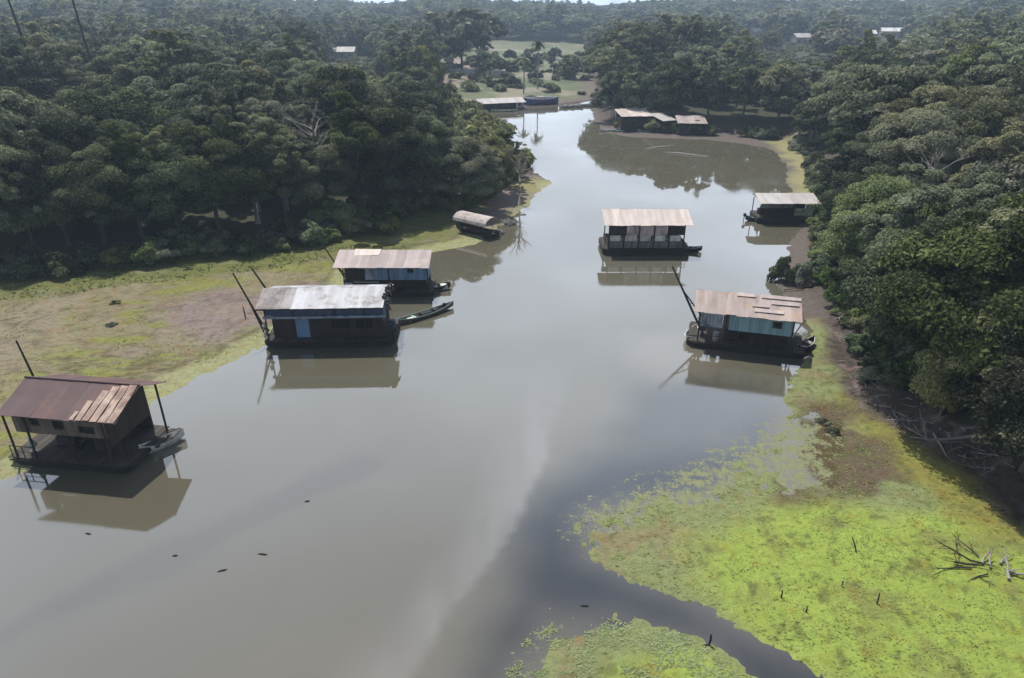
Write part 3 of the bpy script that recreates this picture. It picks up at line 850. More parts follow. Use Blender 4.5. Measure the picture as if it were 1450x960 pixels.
fobj = link(bpy.data.objects.new('forest', fm))
stuff(fobj, 'hazy far forest covering the hills behind the river', 'forest')
pc = bpy.data.collections.new('tree_kinds')
for li, lod in enumerate((3, 2, 1)):
    for k, kn in enumerate(kinds):
        for var in range(2):
            o = bpy.data.objects.new(f'{"abc"[li]}_{chr(97 + k * 2 + var)}_tree_crown', PROTO[kn, lod, var][0]); pc.objects.link(o)
ng = bpy.data.node_groups.new('forest', 'GeometryNodeTree')
ng.interface.new_socket('Geometry', in_out='INPUT', socket_type='NodeSocketGeometry')
ng.interface.new_socket('Geometry', in_out='OUTPUT', socket_type='NodeSocketGeometry')
N = ng.nodes
gi = N.new('NodeGroupInput'); go = N.new('NodeGroupOutput'); iop = N.new('GeometryNodeInstanceOnPoints'); ci = N.new('GeometryNodeCollectionInfo')
ci.inputs['Collection'].default_value = pc; ci.inputs['Separate Children'].default_value = True; ci.inputs['Reset Children'].default_value = True
def named(nm, typ):
    q = N.new('GeometryNodeInputNamedAttribute'); q.data_type = typ; q.inputs['Name'].default_value = nm
    return q.outputs['Attribute']
cx = N.new('ShaderNodeCombineXYZ')
L_ = ng.links.new
L_(gi.outputs[0], iop.inputs['Points']); L_(ci.outputs[0], iop.inputs['Instance']); iop.inputs['Pick Instance'].default_value = True
L_(named('pick', 'INT'), iop.inputs['Instance Index']); L_(named('size', 'FLOAT_VECTOR'), iop.inputs['Scale'])
L_(named('turn', 'FLOAT'), cx.inputs[2]); L_(cx.outputs[0], iop.inputs['Rotation'])
L_(iop.outputs[0], go.inputs[0])
md = fobj.modifiers.new('forest', 'NODES'); md.node_group = ng


# undergrowth along the foot of the forest and on the flats
def shrub(x, y, s, kind, label, group, hs=1.0, far=False):
    o = link(bpy.data.objects.new('shrub', (SHRUB_FAR if far else SHRUB)[kind]))
    o.location = (x, y, gz(x, y) - 0.1); o.scale = (s, s, s * hs); o.rotation_euler.z = random.uniform(0, 6.28)
    return tag(o, label, 'shrub', group)


def along(pts, step):
    P = [G(x, y) for x, y in pts]; out = []
    for a, b in zip(P, P[1:]):
        n = max(1, int((b - a).length / step))
        for i in range(n):
            q = a.lerp(b, (i + random.random()) / n); out.append(q)
    return out


for q in along([(-20, 408), (100, 398), (200, 384), (300, 370), (380, 360), (480, 343), (560, 333)], 1.5):
    shrub(q.x + random.uniform(-0.8, 0.8), q.y + random.uniform(-0.3, 3.6), random.uniform(0.9, 2.1), random.choice((0, 0, 1)), 'dark shrub at the foot of the left forest beside the mud flat',
          'shrubs at the foot of the left forest')
for q in along([(640, 306), (680, 286), (715, 265), (738, 250)], 2.2):
    shrub(q.x, q.y + random.uniform(0, 1.5), random.uniform(0.8, 1.5), random.choice((0, 0, 2)), 'leafy shrub under the trees on the wooded point', 'shrubs on the wooded point')
for q in along([(738, 248), (722, 228), (706, 198), (690, 176)], 3.5):
    shrub(q.x - 0.5, q.y, random.uniform(1.0, 1.8), 0, 'leafy shrub under the trees on the wooded point', 'shrubs on the wooded point')
for q in along([(862, 180), (900, 186), (1000, 192), (1090, 199), (1130, 206), (1158, 236), (1160, 280)], 4.0):
    shrub(q.x, q.y + random.uniform(0, 2), random.uniform(1.1, 2.0), random.choice((0, 0, 1)), 'shrub overhanging the water along the far right bank', 'shrubs along the far right bank')
for q in along([(1162, 290), (1160, 340), (1162, 395), (1186, 440)], 1.9):
    shrub(q.x + random.uniform(0, 1.5), q.y, random.uniform(0.9, 1.8), random.choice((0, 2)), 'green shrub hanging over the right bank behind the turquoise house boat', 'shrubs behind the turquoise house boat')
for q in along([(1215, 545), (1290, 590), (1360, 635), (1440, 690)], 1.0):
    shrub(q.x + random.uniform(0.8, 3.5), q.y + random.uniform(0.0, 4.0), random.uniform(0.5, 1.7), random.choice((0, 0, 2)), 'small dark shrub among the roots on the right bank', 'shrubs among the roots of the right bank')
for q in along([(1172, 430), (1190, 480), (1205, 530), (1240, 565)], 0.9):
    shrub(q.x + random.uniform(0.6, 3.6), q.y + random.uniform(-0.5, 1.5), random.uniform(0.4, 1.25), random.choice((0, 0, 1, 2)), 'low undergrowth on the dark bank right of the turquoise house boat', 'undergrowth right of the turquoise house boat', random.uniform(0.6, 1.1))
for q in along([(470, 330), (520, 322), (580, 312), (640, 298)], 1.6):
    shrub(q.x + random.uniform(-1, 1), q.y + random.uniform(-1, 6), random.uniform(1.2, 2.3), random.choice((0, 0, 1)), 'dark shrub under the trees behind the pinkish roofed house boat', 'shrubs behind the pinkish roofed house boat')
# dark half-drowned bush behind the turquoise house boat
for px, py, s, lb in [(1108, 398, 1.15, 'dark drowned bush at the water edge behind the turquoise house boat'), (1132, 402, 1.0, 'brownish bush on the brush pile behind the turquoise house boat')]:
    q = G(px, py); shrub(q.x, q.y, s, 1, lb, None, 1.5)
for px, py, lb in [(165, 437, 'dark weed clump in the middle of the left mud flat'), (160, 467, 'low dark weed clump on the yellow algae of the left mud flat'),
                   (268, 388, 'round weed clump beside the grass strip below the left forest')]:
    q = G(px, py); shrub(q.x, q.y, 0.36, 0, lb, 'weed clumps on the left mud flat', 0.7)
for px, py, lb in [(1180, 612, 'dark tangled brush at the edge of the brown shallows'), (1165, 598, 'dark sedge clump between algae ridge and brown shallows'), (1232, 525, 'dark brush under the fallen branches of the right bank')]:
    q = G(px, py); shrub(q.x, q.y, 0.42, 1, lb, 'brush clumps by the brown shallows', 0.6)
for k in range(105):
    px = random.uniform(612, 842); py = random.uniform(76, 138)
    q = G(px, py)
    if land_sd(np.array([q.x]), np.array([q.y]))[0] < 2: continue
    shrub(q.x, q.y, random.uniform(0.8, 2.6), random.choice((0, 0, 1)), 'hazy round bush scattered over the far clearing', 'bushes scattered over the far clearing', 0.9, True)

nv_ = len(SHRUB_FAR[0].vertices); sv_ = np.zeros(nv_ * 3, np.float32); SHRUB_FAR[0].vertices.foreach_get('co', sv_); sv_ = sv_.reshape(-1, 3)
tv_ = np.zeros(nv_, np.float32); SHRUB_FAR[0].attributes['tint'].data.foreach_get('value', tv_)
VV = []; TT = []
for x, y in low_:
    for q in range(3):
        x1, y1, s1, a1 = x + RNG.uniform(-4, 4), y + RNG.uniform(-4, 4), RNG.uniform(1.4, 3.0), RNG.uniform(0, 6.28)
        if min(math.hypot(x1 - q_[0], y1 - q_[1]) for q_ in HOUSES) < 9: continue
        if math.hypot(x1, y1) > 330: s1 *= 0.45
        R_ = np.array([[cos(a1), -sin(a1), 0], [sin(a1), cos(a1), 0], [0, 0, 1.0]]) * s1
        VV.append(sv_ @ R_.T + np.array([x1, y1, gz(x1, y1) - 0.2])); TT.append(tv_ + RNG.uniform(-0.3, 0.3))
VV = np.concatenate(VV); me = mesh_np('scrub', VV, np.arange(len(VV)).reshape(-1, 4), np.concatenate(TT)); me.materials.append(M['leaf'])
stuff(link(bpy.data.objects.new('scrub', me)), 'low green scrub covering the open slopes before the far buildings', 'scrub')
# bare dark trunks standing above the canopy at the upper left
for px, pyb, D, lb in [(37, 66, 150, 'bare leaning dark trunk above the canopy, left of the pair'), (119, 54, 165, 'thinner bare dark trunk above the canopy, right of the pair')]:
    base = G(px, pyb, 14); 
    k = D / base.y
    x0 = base.x * k; zt = CAM_H - (CAM_H - 14) * k
    g0 = gz(x0, D)
    mb = MB(); lean = -1.0 if px < 100 else -0.5
    mb.tube([(0, 0, 0), (0.15, 0, zt - g0 - 3), (lean * 0.45, 0, zt - g0 + 4), (lean, 0, zt - g0 + 10.5)], [0.36, 0.30, 0.24, 0.14], 7)
    o = mb.build('dead_tree', M['wood_wet'], loc=(x0, D, g0 - 0.2), smooth=True)
    tag(o, lb, 'dead tree', 'bare trunks above the left canopy')


def branchy(mb, p, d, ln, r, rg_, depth=3, droop=0.0):
    d = Vector(d).normalized(); pts = [Vector(p)]; rad = [r]
    n = 4
    for i in range(n):
        d = (d + Vector((rg_.uniform(-.35, .35), rg_.uniform(-.35, .35), rg_.uniform(-.18, .18) - droop))).normalized()
        pts.append(pts[-1] + d * ln / n); rad.append(r * (1 - 0.75 * (i + 1) / n))
    mb.tube(pts, rad, 5)
    if depth > 0:
        for k in range(3):
            i = rg_.randrange(1, n); dd = (d + Vector((rg_.uniform(-1, 1), rg_.uniform(-1, 1), rg_.uniform(-0.1, 0.5)))).normalized()
            branchy(mb, pts[i], dd, ln * rg_.uniform(0.35, 0.6), rad[i] * 0.7, rg_, depth - 1, droop)


def bare_tree(label, px, py, D, H, seed):
    u = (px - 725) / FOC; v = (480 - py) / FOC
    t_ = D / (cos(PITCH) + v * sin(PITCH)); x, y = u * t_, D
    rg_ = random.Random(seed); mb = MB(); g0 = gz(x, y)
    mb.tint = 0.7
    mb.tube([(0, 0, 0), (0.2, 0, H * 0.4), (0.0, 0.2, H * 0.75)], [0.3, 0.22, 0.14], 7)
    o = thing('bare_tree', label, 'dead tree', (x, y, g0 - 0.1), 0, 'bare pale trees in the canopy')
    mb.build('trunk', M['palebark'], o, smooth=True)
    mb = MB(); mb.tint = 0.8
    for k in range(9):
        z0 = H * rg_.uniform(0.4, 0.74); a_ = rg_.uniform(0, 6.28)
        branchy(mb, (0.1, 0.1, z0), (cos(a_), sin(a_), rg_.uniform(0.3, 1.1)), H * rg_.uniform(0.22, 0.36), 0.11, rg_, 2, -0.05)
    mb.build('branches', M['palebark'], o, smooth=True)

for k, (px, py, D_, H_, lb) in enumerate([(345, 170, 100, 16, 'bare pale tree above the middle of the left forest'), (440, 165, 108, 16, 'bare pale tree left of the wooded point'), (395, 215, 101, 12.5, 'pale bare trunked tree in the dark gap of the left forest'),
                                          (20, 170, 95, 15.5, 'bare pale tree at the far left picture edge'), (1300, 330, 80, 14, 'grey bare tree among the right bank crowns'), (1385, 300, 88, 15, 'grey bare tree right of the other one on the right bank'),
                                          (735, 225, 112, 9, 'thin bare tree at the tip of the wooded point')]):
    bare_tree(lb, px, py, D_, H_, 700 + k)


# ------------------------------------------------------------------ boats and floating houses
def barge(root, L, W, z1=0.55, rake=0.9, name='hull', mat=None):
    """flat barge hull, raked at both ends, origin at its middle"""
    mb = MB()
    h = L / 2; w = W / 2
    sec = [(-h, 0.25, w * 0.86), (-h + rake, -0.35, w), (h - rake, -0.35, w), (h, 0.25, w * 0.86)]
    vs = []
    for x, zb, ww in sec:
        vs += [(x, -ww * 0.96, zb), (x, ww * 0.96, zb), (x, ww, z1), (x, -ww, z1)]
    fs = []
    for i in range(3):
        a = 4 * i
        for k in range(4):
            fs.append((a + k, a + (k + 1) % 4, a + 4 + (k + 1) % 4, a + 4 + k))
    fs += [(3, 2, 1, 0), (12, 13, 14, 15)]
    mb.add(vs, fs)
    # rubbing strakes
    mb.box(-h + 0.3, h - 0.3, -w - 0.06, -w + 0.02, z1 - 0.16, z1 - 0.03)
    mb.box(-h + 0.3, h - 0.3, w - 0.02, w + 0.06, z1 - 0.16, z1 - 0.03)
    mb.build(name, mat or M['hull'], root)
    d = MB()
    n = max(6, int(L / 0.42))
    for i in range(n):
        x0 = -h + 0.12 + (L - 0.24) * i / n
        d.tint = random.uniform(0.25, 0.75)
        d.box(x0, x0 + (L - 0.24) / n - 0.02, -w + 0.05, w - 0.05, z1 + 0.003, z1 + 0.05 + random.uniform(0, 0.012))
    d.build('deck', M['deck'], root)


def tin_slope(mb, x0, x1, y0, z0, y1, z1, sw=0.95, jit=0.03, rag=0.12, skip=()):
    """a run of overlapping sheets from eave (y0,z0) up to (y1,z1)"""
    n = max(1, int(round((x1 - x0) / sw)))
    w = (x1 - x0) / n
    for i in range(n):
        if i in skip: continue
        a = x0 + i * w - 0.04; b = x0 + (i + 1) * w + 0.04
        mb.tint = random.uniform(0.3, 0.72)
        e = random.uniform(-rag, rag * 0.4); u = random.uniform(-rag, rag) * 0.6
        dy = y1 - y0; dz = z1 - z0
        g = []
        for tt in (0 + e * 0.3, 0.5, 1 + u * 0.2):
            sag = -0.03 * sin(pi * max(0, min(1, tt))) + random.uniform(-jit, jit) * 0.5
            off = 0.012 * (i % 2)
            g.append([(a, y0 + dy * tt, z0 + dz * tt + off + sag + random.uniform(-jit, jit)), ((a + b) / 2, y0 + dy * tt, z0 + dz * tt + off + sag + 0.01),
                      (b, y0 + dy * tt, z0 + dz * tt + off + sag + random.uniform(-jit, jit))])
        mb.sheet(g, 0.025)


def post(root, x, y, z0, z1, r=0.07, mat='darkwood'):
    return MB().tube([(x, y, z0), (x + 0.01, y, (z0 + z1) / 2), (x, y, z1)], r, 6).build('post', M[mat], root)


def panel(root, name, mat, x0, x1, y, z0, z1, th=0.06, holes=()):
    """boarded wall facing -y in the x-z plane with rectangular openings"""
    mb = MB()
    xs = sorted({x0, x1, *[h[0] for h in holes], *[h[1] for h in holes]})
    for a, b in zip(xs, xs[1:]):
        hs = [h for h in holes if h[0] <= a + 1e-6 and h[1] >= b - 1e-6]
        spans = [(z0, z1)]
        for h in hs:
            spans = [s for (c, d) in spans for s in ((c, min(d, h[2])), (max(c, h[3]), d)) if s[1] - s[0] > 0.01]
        for c, d in spans:
            n = max(1, int((b - a) / 0.3))
            for i in range(n):
                mb.tint = random.uniform(0.3, 0.7)
                q0 = a + (b - a) * i / n; q1 = a + (b - a) * (i + 1) / n
                mb.box(q0, q1 - 0.012, y, y + th + random.uniform(0, 0.012), c, d)
    return mb.build(name, mat, root)


def side_panel(root, name, mat, x, y0, y1, z0, z1, th=0.06):
    mb = MB(); n = max(1, int((y1 - y0) / 0.3))
    for i in range(n):
        mb.tint = random.uniform(0.3, 0.7)
        mb.box(x, x + th + random.uniform(0, 0.012), y0 + (y1 - y0) * i / n, y0 + (y1 - y0) * (i + 1) / n - 0.012, z0, z1)
    return mb.build(name, mat, root)


def window(root, x0, x1, y, z0, z1, frame='darkwood'):
    f = MB()
    f.box(x0 - 0.05, x1 + 0.05, y - 0.03, y, z1, z1 + 0.06); f.box(x0 - 0.05, x1 + 0.05, y - 0.03, y, z0 - 0.06, z0)
    f.box(x0 - 0.06, x0, y - 0.03, y, z0, z1); f.box(x1, x1 + 0.06, y - 0.03, y, z0, z1)
    w = f.build('window', M[frame], root)
    MB().box(x0, x1, y + 0.10, y + 0.12, z0, z1).build('pane', M['black'], w)
    return w


def rail(root, x0, x1, y, z0, z1, mat='darkwood', n=None):
    mb = MB(); n = n or max(2, int((x1 - x0) / 1.1))
    mb.tube([(x0, y, z1), (x1, y, z1)], 0.035, 5); mb.tube([(x0, y, (z0 + z1) / 2), (x1, y, (z0 + z1) / 2)], 0.025, 5)
    for i in range(n + 1):
        x = x0 + (x1 - x0) * i / n; mb.tube([(x, y, z0), (x, y, z1)], 0.035, 5)
    return mb.build('railing', M[mat], root)


def drum(root, x, y, z, r=0.28, h=0.85, mat='bluewall', name='drum'):
    return MB().tube([(x, y, z), (x, y, z + h * 0.33), (x, y, z + h * 0.66), (x, y, z + h)], [r, r * 1.03, r * 1.03, r], 12).build(name, M[mat], root)


def engine(root, x, y, z, s=1.0):
    mb = MB()
    mb.box(x - 0.6 * s, x + 0.5 * s, y - 0.3 * s, y + 0.3 * s, z + 0.12, z + 0.75 * s)
    mb.box(x - 0.75 * s, x + 0.9 * s, y - 0.36 * s, y + 0.36 * s, z, z + 0.12)
    mb.tube([(x + 0.52 * s, y, z + 0.45 * s), (x + 0.75 * s, y, z + 0.45 * s)], 0.34 * s, 12)
    mb.tube([(x - 0.2 * s, y + 0.1, z + 0.7 * s), (x - 0.2 * s, y + 0.1, z + 1.35 * s)], 0.06, 6)
    for k in range(4): mb.box(x - 0.5 * s + k * 0.24, x - 0.36 * s + k * 0.24, y - 0.2 * s, y + 0.2 * s, z + 0.75 * s, z + 0.9 * s)
    return mb.build('engine', M['steel'], root)


def boom(root, pts, r=0.09, rungs=True, off=(0.0, 0.5, 0.0)):
    """suction boom of the dredge: a heavy pole with a second pole lashed to it near the foot"""
    mb = MB(); a = Vector(pts[0]); b = Vector(pts[1]); o = Vector(off)
    mb.tube([a, a.lerp(b, 0.5), b], [r * 1.1, r, r * 0.75], 7)
    if rungs:
        c = a + o
        mb.tube([c, a.lerp(b, 0.62)], [r * 0.8, r * 0.5], 6)
        for k in range(1, 4):
            t_ = k / 5; mb.tube([a.lerp(b, t_ * 0.62), c.lerp(a.lerp(b, 0.62), t_)], 0.03, 5)
    return mb.build('boom', M['wood_wet'], root)


def canoe_mesh(mb, L, W, H, up=0.35):
    n = 13; outer = []; inner = []
    for i in range(n):
        t_ = i / (n - 1); s_ = 2 * t_ - 1
        w = W / 2 * max(0.04, (1 - abs(s_) ** 2.4)); sh = up * abs(s_) ** 2.5
        x = s_ * L / 2
        kz = -0.12 + 0.22 * abs(s_) ** 3
        outer.append([(x, -w, H + sh), (x, -w * 0.8, H * 0.45 + sh * 0.7), (x, -w * 0.35, kz + sh * 0.4), (x, w * 0.35, kz + sh * 0.4), (x, w * 0.8, H * 0.45 + sh * 0.7), (x, w, H + sh)])
        iw = max(w - 0.05, 0.01)
        inner.append([(x * 0.985, -iw, H + sh), (x * 0.985, -iw * 0.75, H * 0.5 + sh * 0.7), (x * 0.985, -iw * 0.3, kz + 0.10 + sh * 0.4), (x * 0.985, iw * 0.3, kz + 0.10 + sh * 0.4),
                      (x * 0.985, iw * 0.75, H * 0.5 + sh * 0.7), (x * 0.985, iw, H + sh)])
    vs = [p for r in outer for p in r] + [p for r in inner for p in r]; N_ = n * 6; fs = []
    for i in range(n - 1):
        for k in range(5):
            a_ = i * 6 + k; fs.append((a_, a_ + 6, a_ + 7, a_ + 1)); b_ = N_ + a_; fs.append((b_, b_ + 1, b_ + 7, b_ + 6))
        for k in (0, 5):
            a_ = i * 6 + k; b_ = N_ + a_; q = (a_, b_, b_ + 6, a_ + 6); fs.append(q if k == 0 else q[::-1])
    fs.append(tuple(range(5, -1, -1))); fs.append(tuple((n - 1) * 6 + k for k in range(6)))
    mb.add(vs, fs); return mb


def canoe(label, p, rz, L=5.0, W=1.0, H=0.42, mat='canoe', rim='deck', motor=False, cargo=(), name='canoe', group=None):
    t_ = thing(name, label, name.replace('_', ' '), p, rz, group)
    canoe_mesh(MB(), L, W, H).build('hull', M[mat], t_, smooth=False)
    for k in range(2):
        x = L * (-0.18 + 0.36 * k)
        MB().box(x - 0.12, x + 0.12, -W * 0.42, W * 0.42, H - 0.09, H - 0.05).build('seat', M[rim], t_)
    g = MB()
    for s_ in (-1, 1):
        pts = []
        for i in range(9):
            q = -0.9 + 1.8 * i / 8; pts.append((q * L / 2, s_ * W / 2 * (1 - abs(q) ** 2.4), H + 0.35 * abs(q) ** 2.5 + 0.015))
        g.tube(pts, 0.035, 5)
    g.build('gunwale', M[rim], t_)
    if motor:
        m = MB(); m.box(-L / 2 - 0.35, -L / 2 + 0.02, -0.16, 0.16, H + 0.15, H + 0.62); m.tube([(-L / 2 - 0.18, 0, H + 0.2), (-L / 2 - 0.3, 0, -0.3)], 0.07, 6)
        m.build('outboard_motor', M['black'], t_, bevel=0.03)
    for (x, y, sx_, sy_, sz_, mt) in cargo:
        MB().box(x - sx_, x + sx_, y - sy_, y + sy_, 0.08, 0.08 + sz_).build('load', M[mt], t_, bevel=0.04)
    return t_


# --- house boat 1: rusty red gable roof, near left
a = G(15, 658); b = G(181, 673)
rz = atan2(b.y - a.y, b.x - a.x); ax = (b - a).normalized(); nrm = Vector((-ax.y, ax.x, 0))
L, W = (b - a).length + 0.3, 5.4
t1 = thing('house_boat', 'two storey house boat with dark rusty red gable roof beside the left mud flat', 'house boat', (a + b) / 2 + nrm * W / 2, rz, 'house boats on the river')
barge(t1, L, W, 0.6)
h = L / 2; w = W / 2; dk = 0.65
for (x, y, z1) in [(-h + 0.75, -w + 0.25, 4.45), (-h + 2.3, -w + 0.25, 4.3), (h - 1.3, -w + 0.3, 4.4), (h - 0.1, w - 0.5, 4.6), (h - 1.3, w - 0.4, 4.4), (-h + 0.35, w - 0.4, 4.4), (0.6, -w + 0.3, 2.5)]:
    post(t1, x, y, dk, z1, 0.08)
panel(t1, 'wall', M['brownwall'], -h + 1.3, h - 1.2, -w + 0.35, 2.75, 4.25, holes=[(-h + 2.7, -h + 3.3, 3.45, 3.95), (-0.3, 0.4, 3.3, 3.9), (1.6, 2.7, 3.15, 3.6)])
for hx in [(-h + 2.7, -h + 3.3, 3.45, 3.95), (-0.3, 0.4, 3.3, 3.9), (1.6, 2.7, 3.15, 3.6)]:
    window(t1, hx[0], hx[1], -w + 0.35, hx[2], hx[3])
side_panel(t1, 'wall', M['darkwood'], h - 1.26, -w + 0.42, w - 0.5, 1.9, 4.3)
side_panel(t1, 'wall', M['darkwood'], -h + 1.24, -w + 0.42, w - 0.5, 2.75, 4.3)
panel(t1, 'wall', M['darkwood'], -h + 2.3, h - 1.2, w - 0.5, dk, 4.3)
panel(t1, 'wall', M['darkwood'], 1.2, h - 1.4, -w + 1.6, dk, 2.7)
MB().box(-h + 1.3, h - 1.25, -w + 0.45, w - 0.55, 2.66, 2.74).build('upper_floor', M['darkwood'], t1)
g = MB(); x = h - 1.18
g.add([(x, -w + 0.42, 4.3), (x, w - 0.5, 4.3), (x, -0.0, 5.62), (x + 0.06, -w + 0.42, 4.3), (x + 0.06, w - 0.5, 4.3), (x + 0.06, -0.0, 5.62)],
      [(0, 1, 2), (5, 4, 3), (0, 3, 4, 1), (1, 4, 5, 2), (2, 5, 3, 0)])
g.build('gable', M['darkwood'], t1)
rf = MB(); tin_slope(rf, -h + 1.05, h + 0.4, -w - 0.45, 4.62, 0.05, 5.82, 1.3, 0.008, 0.03); tin_slope(rf, -h + 1.2, h + 0.45, w + 0.1, 4.55, 0.02, 5.80, 1.2, 0.01, 0.05)
roof = rf.build('roof', M['tin_red'], t1)
rp = MB()
def on_slope(x, q, up=0.0): return (x, (-w - 0.45) + (w + 0.5) * q, 4.62 + 1.2 * q + up)
for k, (x0, x1, q0, q1) in enumerate([(h - 2.9, h - 2.62, 0.0, 0.22), (h - 2.5, h - 2.08, 0.0, 0.5), (h - 1.98, h - 1.5, 0.01, 0.78), (h - 1.42, h - 0.9, 0.0, 0.9), (h - 0.82, h - 0.28, 0.0, 0.94), (h - 0.2, h + 0.38, 0.0, 0.97)]):
    n_ = 4; gr_ = []
    rp.tint = random.uniform(0.45, 0.9)
    for i in range(n_ + 1):
        q_ = q0 + (q1 - q0) * i / n_; j_ = random.uniform(-0.05, 0.05)
        gr_.append([on_slope(x0 + j_, q_, 0.075 + random.uniform(0, 0.03)), on_slope((x0 + x1) / 2, q_, 0.085), on_slope(x1 + j_, q_, 0.075 + random.uniform(0, 0.03))])
    rp.sheet(gr_, 0.02)
rp.build('peeling_sheets', M['tin_patch'], roof)
MB().tube([(-h + 1.0, 0.03, 5.86), (h + 0.45, 0.03, 5.86)], 0.07, 6).build('ridge_cap', M['tin_red'], roof)
rail(t1, -h + 0.4, -h + 2.3, -w + 0.22, dk, 1.55)
engine(t1, -h + 3.4, -0.6, dk, 1.1); drum(t1, -h + 2.2, 0.3, dk, mat='greywall'); drum(t1, h - 0.7, -w + 1.6, dk, mat='darkwood')
MB().tube([(-h + 1.5, -w + 0.9, 1.9), (-h + 1.6, -w + 0.9, 1.2), (-h + 1.5, -w + 0.9, 0.7)], [0.05, 0.3, 0.22], 8).build('hanging_net', M['cloth'], t1)
boom(t1, [(-h + 0.3, 1.8, 1.2), (-h - 1.7, 2.9, 7.2)], 0.09, True, (-0.7, 0.2, 0.2))
MB().box(h + 0.02, h + 0.5, -w + 2.8, w - 0.2, 0.45, 0.58).build('side_deck', M['deck'], t1)
p = G(232, 632); canoe('small white canoe moored at the right end of the rusty roofed house boat', p, radians(48), 3.3, 1.0, 0.62, 'white', 'darkwood', cargo=[(-0.5, 0, 0.4, 0.25, 0.35, 'darkwood')])

# --- house boat 2: bright tin roof, centre left
a = G(376, 494); b = G(557, 491)
rz = atan2(b.y - a.y, b.x - a.x); ax = (b - a).normalized(); nrm = Vector((-ax.y, ax.x, 0))
L, W = (b - a).length + 0.2, 5.0
t2 = thing('house_boat', 'house boat with shiny tin roof and blue door on dark walls', 'house boat', (a + b) / 2 + nrm * W / 2, rz, 'house boats on the river')
barge(t2, L, W, 0.7)
h = L / 2; w = W / 2; dk = 0.75
for x in (-h + 0.5, -h + 3.2, 0.8, 3.6, h - 0.5): post(t2, x, -w + 0.22, dk, 4.2, 0.07)
panel(t2, 'wall', M['navy'], -h + 0.4, h - 0.9, -w + 0.3, 3.35, 4.2)
MB().box(-h + 0.3, h - 0.6, -w + 0.02, -w + 0.29, 3.12, 3.33).build('fascia', M['greyblue'], t2, bevel=0.02)
panel(t2, 'wall', M['darkwood'], -h + 0.9, h - 1.0, -w + 0.9, dk, 3.1, holes=[(-h + 3.0, -h + 4.35, dk, 2.95), (0.3, 2.0, 1.7, 2.6), (2.6, 4.2, 1.7, 2.6)])
MB().box(-h + 3.0, -h + 4.35, -w + 0.86, -w + 0.95, dk, 2.95).build('door', M['blueDoor'], t2, bevel=0.02)
for hx in [(0.3, 2.0, 1.7, 2.6), (2.6, 4.2, 1.7, 2.6)]: window(t2, hx[0], hx[1], -w + 0.9, hx[2], hx[3], 'darkwood')
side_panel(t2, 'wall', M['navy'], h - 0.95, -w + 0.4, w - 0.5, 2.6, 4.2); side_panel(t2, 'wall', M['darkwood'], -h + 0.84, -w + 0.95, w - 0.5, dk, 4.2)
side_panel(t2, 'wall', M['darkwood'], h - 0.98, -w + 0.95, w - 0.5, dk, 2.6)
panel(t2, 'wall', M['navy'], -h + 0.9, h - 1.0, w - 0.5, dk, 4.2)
rail(t2, 0.2, h - 0.3, -w + 0.14, dk, 1.55)
rf = MB(); tin_slope(rf, -h + 3.1, h - 0.75, -w - 0.35, 4.33, 0.35, 5.2, 1.05, 0.012, 0.05); tin_slope(rf, -h + 0.2, h - 0.4, w + 0.4, 4.4, 0.3, 5.19, 1.05, 0.012, 0.05)
roof = rf.build('roof', M['tin_bright'], t2)
rp = MB(); tin_slope(rp, -h - 0.1, h * 0 - h + 3.1, -w - 0.35, 4.33, 0.35, 5.2, 1.05, 0.012, 0.05); rp.build('stained_sheets', M['tin_stain'], roof)
MB().box(-h - 0.1, h - 0.8, -w - 0.36, -w - 0.28, 4.18, 4.29).build('eave_board', M['darkwood'], roof)
rg = MB()
for k in range(9):
    y = -w + 0.1 + k * 0.33; z = 4.42 + 0.30 * (y + w) * 0.95; x = h - 0.75 + random.uniform(-0.15, 0.3)
    rg.tube([(x, y, z + 0.1), (x + 0.25, y + random.uniform(-0.2, 0.2), z + random.uniform(0.0, 0.35)), (x + 0.5, y + 0.1, z - random.uniform(0.2, 0.7))], [0.16, random.uniform(0.1, 0.22), 0.05], 6)
rg.build('torn_tarpaulin', M['steel'], roof, smooth=True)
for k, (y, z) in enumerate(((-w + 0.4, 0.95), (-w + 1.3, 0.9))):
    MB().tube([(h + 0.02 + q_[0], y + q_[1], z + q_[2]) for q_ in [(0.1 * cos(i) * 0, 0.32 * cos(2 * pi * i / 12), 0.32 * sin(2 * pi * i / 12)) for i in range(13)]], 0.1, 6, False).build('tyre_fender', M['rubber'], t2, smooth=True)
drum(t2, h - 0.45, -w + 0.9, dk, 0.3, 1.3, 'darkwood'); drum(t2, h - 0.4, 0.2, dk, 0.3, 0.9, 'navy')
boom(t2, [(-h + 0.35, -w + 0.9, 0.9), (-h - 2.3, -w + 1.7, 7.2)], 0.10, True, (-0.5, 0.3, 0.2))
boom(t2, [(-h + 0.3, 1.4, 3.6), (-h - 1.3, 1.4, 6.95)], 0.10, False)
for k, (x, z, m_) in enumerate(((-h + 0.05, 1.0, 'white'), (-h + 0.3, 1.5, 'greywall'), (-h + 0.15, 2.1, 'white'))):
    MB().tube([(x, -w + 0.45, z), (x + 0.12, -w + 0.5, z + 0.3), (x + 0.05, -w + 0.5, z + 0.55)], [0.1, 0.24, 0.08], 7).build('hanging_bundle', M[m_], t2, smooth=True)
engine(t2, 1.2, 0.0, dk)
p = (G(563, 461) + G(638, 436)) / 2
canoe('long grey green canoe tied to the right end of the shiny roofed house boat', p, atan2(G(638, 436).y - G(563, 461).y, G(638, 436).x - G(563, 461).x) - 0.02, 7.6, 1.15, 0.42, 'canoe', 'bluegreen',
      cargo=[(-1.6, 0, 0.5, 0.3, 0.25, 'white'), (0.2, 0.05, 0.7, 0.35, 0.4, 'black'), (1.4, 0, 0.3, 0.25, 0.45, 'darkwood'), (2.6, 0.02, 0.16, 0.16, 0.75, 'black')])

